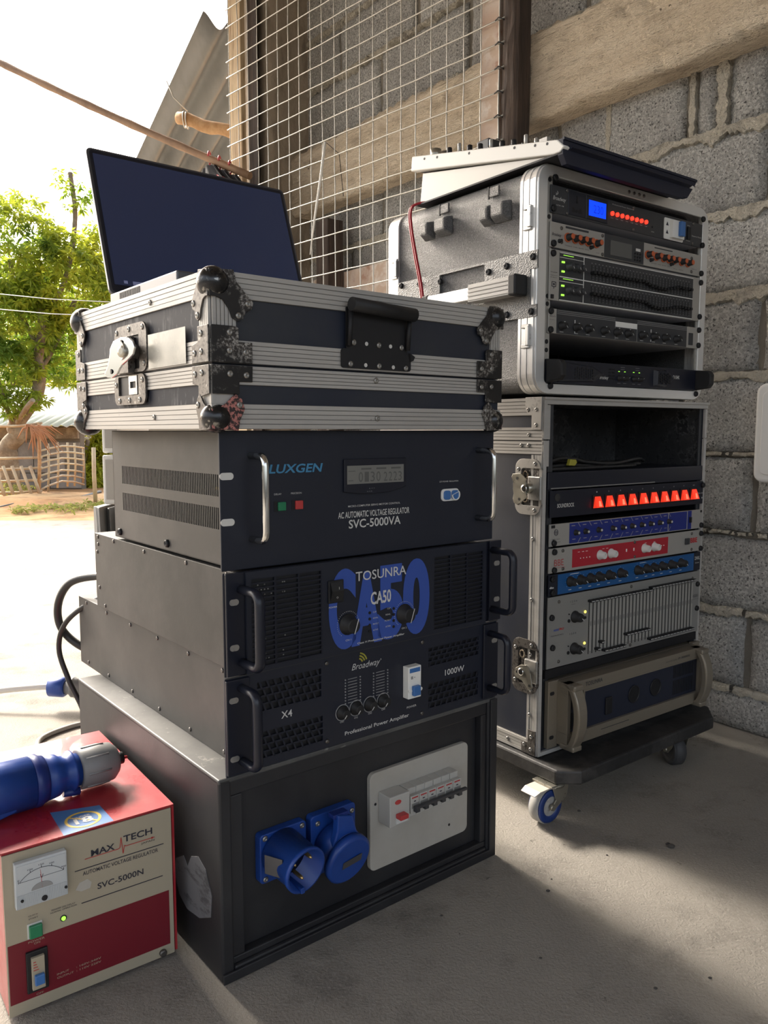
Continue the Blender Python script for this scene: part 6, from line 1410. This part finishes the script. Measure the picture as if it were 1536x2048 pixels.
# black amplifier D104K
e = thing('power_amplifier', 'slim black amplifier with hexagonal vents at the bottom of the upper rack', 'amplifier', FR, (.23, .15, .8055))
z0, z1 = .8060, .8490
MB().box(-.0100, .4640, -.006, .0, z0, z1).build('front_panel', K['panel2'], e, bev=.001); MB().box(.012, .455, .0, .33, z0+.001, z1-.001).build('chassis', K['black'], e)
b = MB(); b.add([(.018, -.006, z0+.003), (.120, -.006, z0+.006), (.150, -.006, (z0+z1)/2), (.120, -.006, z1-.008), (.018, -.006, z1-.003), (.022, -.016, z0+.006), (.100, -.016, z0+.009), (.125, -.014, (z0+z1)/2), (.100, -.016, z1-.011), (.022, -.016, z1-.006)],
    [(5, 6, 7, 8, 9), (0, 1, 6, 5), (1, 2, 7, 6), (2, 3, 8, 7), (3, 4, 9, 8), (4, 0, 5, 9)]); fix_normals(b.build('left_grille_moulding', K['panel2'], e))
b = MB(); b.add([(.306, -.006, z0+.005), (.345, -.006, z0+.003), (.380, -.006, (z0+z1)/2), (.345, -.006, z1-.004), (.306, -.006, z1-.006), (.310, -.015, z0+.008), (.342, -.015, z0+.007), (.366, -.013, (z0+z1)/2), (.342, -.015, z1-.008), (.310, -.015, z1-.009)],
    [(5, 6, 7, 8, 9), (0, 1, 6, 5), (1, 2, 7, 6), (2, 3, 8, 7), (3, 4, 9, 8), (4, 0, 5, 9)]); fix_normals(b.build('right_grille_moulding', K['panel2'], e))
b = MB()
for xo, n_ in ((.056, 9), (.312, 7)):
    for i in range(n_):
        for j in range(5):
            x = xo + i*.0062; z = z0 + .011 + j*.0052 + (.0026 if i % 2 else 0)
            if z > z1 - .012: continue
            b.prism([(x + .0024*math.cos(a), z + .0022*math.sin(a)) for a in [k*math.pi/3 for k in range(6)]], 'y', -.0166, -.0158)
for i in range(4):
    for j in range(4): x = .166 + i*.0048; z = z0+.014 + j*.006; b.prism([(x + .0018*math.cos(a), z + .0018*math.sin(a)) for a in [k*math.pi/3 for k in range(6)]], 'y', -.0066, -.006)
b.build('hexagon_vents', K['black'], e, kind='stuff')
for s_, x in ((0, -.004), (1, .462)):
    b = MB(); b.prism([(-.004, z0+.001), (-.036, z0+.004), (-.042, z0+.012), (-.042, z1-.010), (-.036, z1-.003), (-.004, z1)], 'x', x-.008, x+.006); fix_normals(b.build('ear_handle', K['rubber'], e, bev=.003))
TY = -.0066
txt(e, [('Broadway', .1375, .1620, .8160, .8250, .3, .0), ('D104K', .3730, .3960, .8275, .8350, 0, .012)], K['white']); TY = -.0036
km11 = knob_mesh('knob', .0052, .010, K['black'], K['white'], 60)
for x in (.1960, .2140, .2420, .2600): put('volume_knob', km11, e, (x, -.006, .8220))
b = MB(); c = MB()
for x in (.1960, .2140, .2420, .2600): b.box(x-.003, x+.001, -.0066, -.006, .8345, .8356); c.box(x-.005, x+.004, -.0066, -.006, .8120, .8127)
for z in (.8390, .8430):
    for x in (.200, .247): c.box(x, x+.012, -.0066, -.006, z, z+.0006)
b.build('green_lamps', K['ledg'], e, kind='stuff'); c.build('fine_print', K['grayp'], e, kind='stuff')
# blank plate / inner light cable
cable('loose_cable', 'pale cable inside the open gap above the slim black amplifier', [(.03, .20, .850), (.045, .10, .856), (.060, .06, .870), (.085, .08, .878)], .0022, K['wcable'], FR)

# ---- mixing console on top
t = thing('mixing_console', 'large mixing console with white side cheek and dark front, tilted on top of the rack', 'mixer', FR, (.18, .1, 1.1880))
XC = -.030; XR = .347
def conv(y, z): return (y, z)
# side profile in the (y,z) plane
cheek = [(-.0560, 1.1960), (-.0400, 1.2110), (.3560, 1.2890), (.3600, 1.2600), (-.030, 1.1890), (-.046, 1.1890)]
b = MB(); b.prism(cheek, 'x', XC-.004, XC+.012); fix_normals(b.build('side_cheek', K['whitep'], t, bev=.002))
b = MB(); b.prism([(y, z) for y, z in cheek], 'x', XR-.012, XR+.002); fix_normals(b.build('side_cheek', K['whitep'], t, bev=.002))
b = MB(); b.prism([(-.028, 1.1895), (.330, 1.2500), (.338, 1.1895)], 'x', XC+.004, XR-.004); fix_normals(b.build('metal_body', K['silver'], t, bev=.001))
b = MB(); b.prism([(-.045, 1.1900), (-.060, 1.1960), (-.042, 1.2095), (.350, 1.2865), (.352, 1.2600), (-.030, 1.1900)], 'x', XC+.012, XR-.012); fix_normals(b.build('control_surface', K['navy'], t))
b = MB(); b.prism([(XC-.002, 1.2115), (XR+.014, 1.2115), (XR+.010, 1.2040), (XR-.016, 1.1735), (XR-.030, 1.1735), (XR-.033, 1.1700), (XC+.008, 1.1700), (XC-.002, 1.1850)], 'y', -.052, -.040); fix_normals(b.build('dark_front_edge', K['navy'], t, bev=.0008))
MB().box(XC-.002, XR+.012, -.054, -.050, 1.2080, 1.2125).build('front_lip', K['navy'], t)
# little things standing on the surface
def surf(y): return 1.2100 + (y + .040)*.1960
kn = MB().lathe([(0, .0058), (.018, .0052), (.019, .0030)], (0, 0, 0), (0, 0, 1), 8).mesh('control_knob', K['black']); kn2 = MB().lathe([(0, .0040), (.024, .0035), (.025, .002)], (0, 0, 0), (0, 0, 1), 7).mesh('control_knob', K['silver'])
fdr = MB().box(-.0045, .0045, -.009, .009, 0, .012).mesh('channel_fader', K['silver'])
for i in range(14):
    x = -.010 + i*.0265
    put('channel_fader', fdr, t, (x, .0 + .012*math.sin(i*2.3) + .01, surf(.01) + .0))
    for j in range(8):
        y = .055 + j*.030; put('control_knob', kn if j % 3 else kn2, t, (x, y, surf(y) - .002))
for i in range(14): MB().cyl((-.004 + i*.0260, .315, surf(.315)-.002), (-.004 + i*.0260, .315, surf(.315)+.018), .0115, 14).build('input_socket', K['steel'], t)
MB().box(.05, .095, .215, .250, surf(.23)-.003, surf(.23)+.042).build('plug_block', K['graf'], t, bev=.002)
b = MB()
for y, z in ((.315, 1.2735), (.275, 1.2660), (.180, 1.2480), (.060, 1.2250), (.010, 1.2150), (-.018, 1.2100)): b.cyl((XC-.0045, y, z), (XC-.0038, y, z), .0026, 8)
b.build('cheek_screws', K['black'], t, kind='stuff')
MB().box(XC-.002, XR-.008, -.050, .345, 1.1866, 1.1896).build('base_plate', K['black'], t)
# red cable hanging down the side of the upper rack
b = MB()
for dy in (0, .0050):
    b.tube(spline([(XA+.03, .300+dy, 1.1905), (XA+.004, .335+dy, 1.1890), (XA-.006, .345+dy, 1.176), (XA-.010, .338+dy, 1.140), (XA-.014, .318+dy, 1.080), (XA-.018, .296+dy, 1.02), (XA-.022, .280+dy, .965), (XA-.022, .272+dy, .93)]), .0026, 7)
t = thing('red_cable', 'twin red cable hanging down the left side of the upper rack case', 'cable', FR, (XA, .3, 1.0)); b.build('twin_cable', K['rcable'], t)
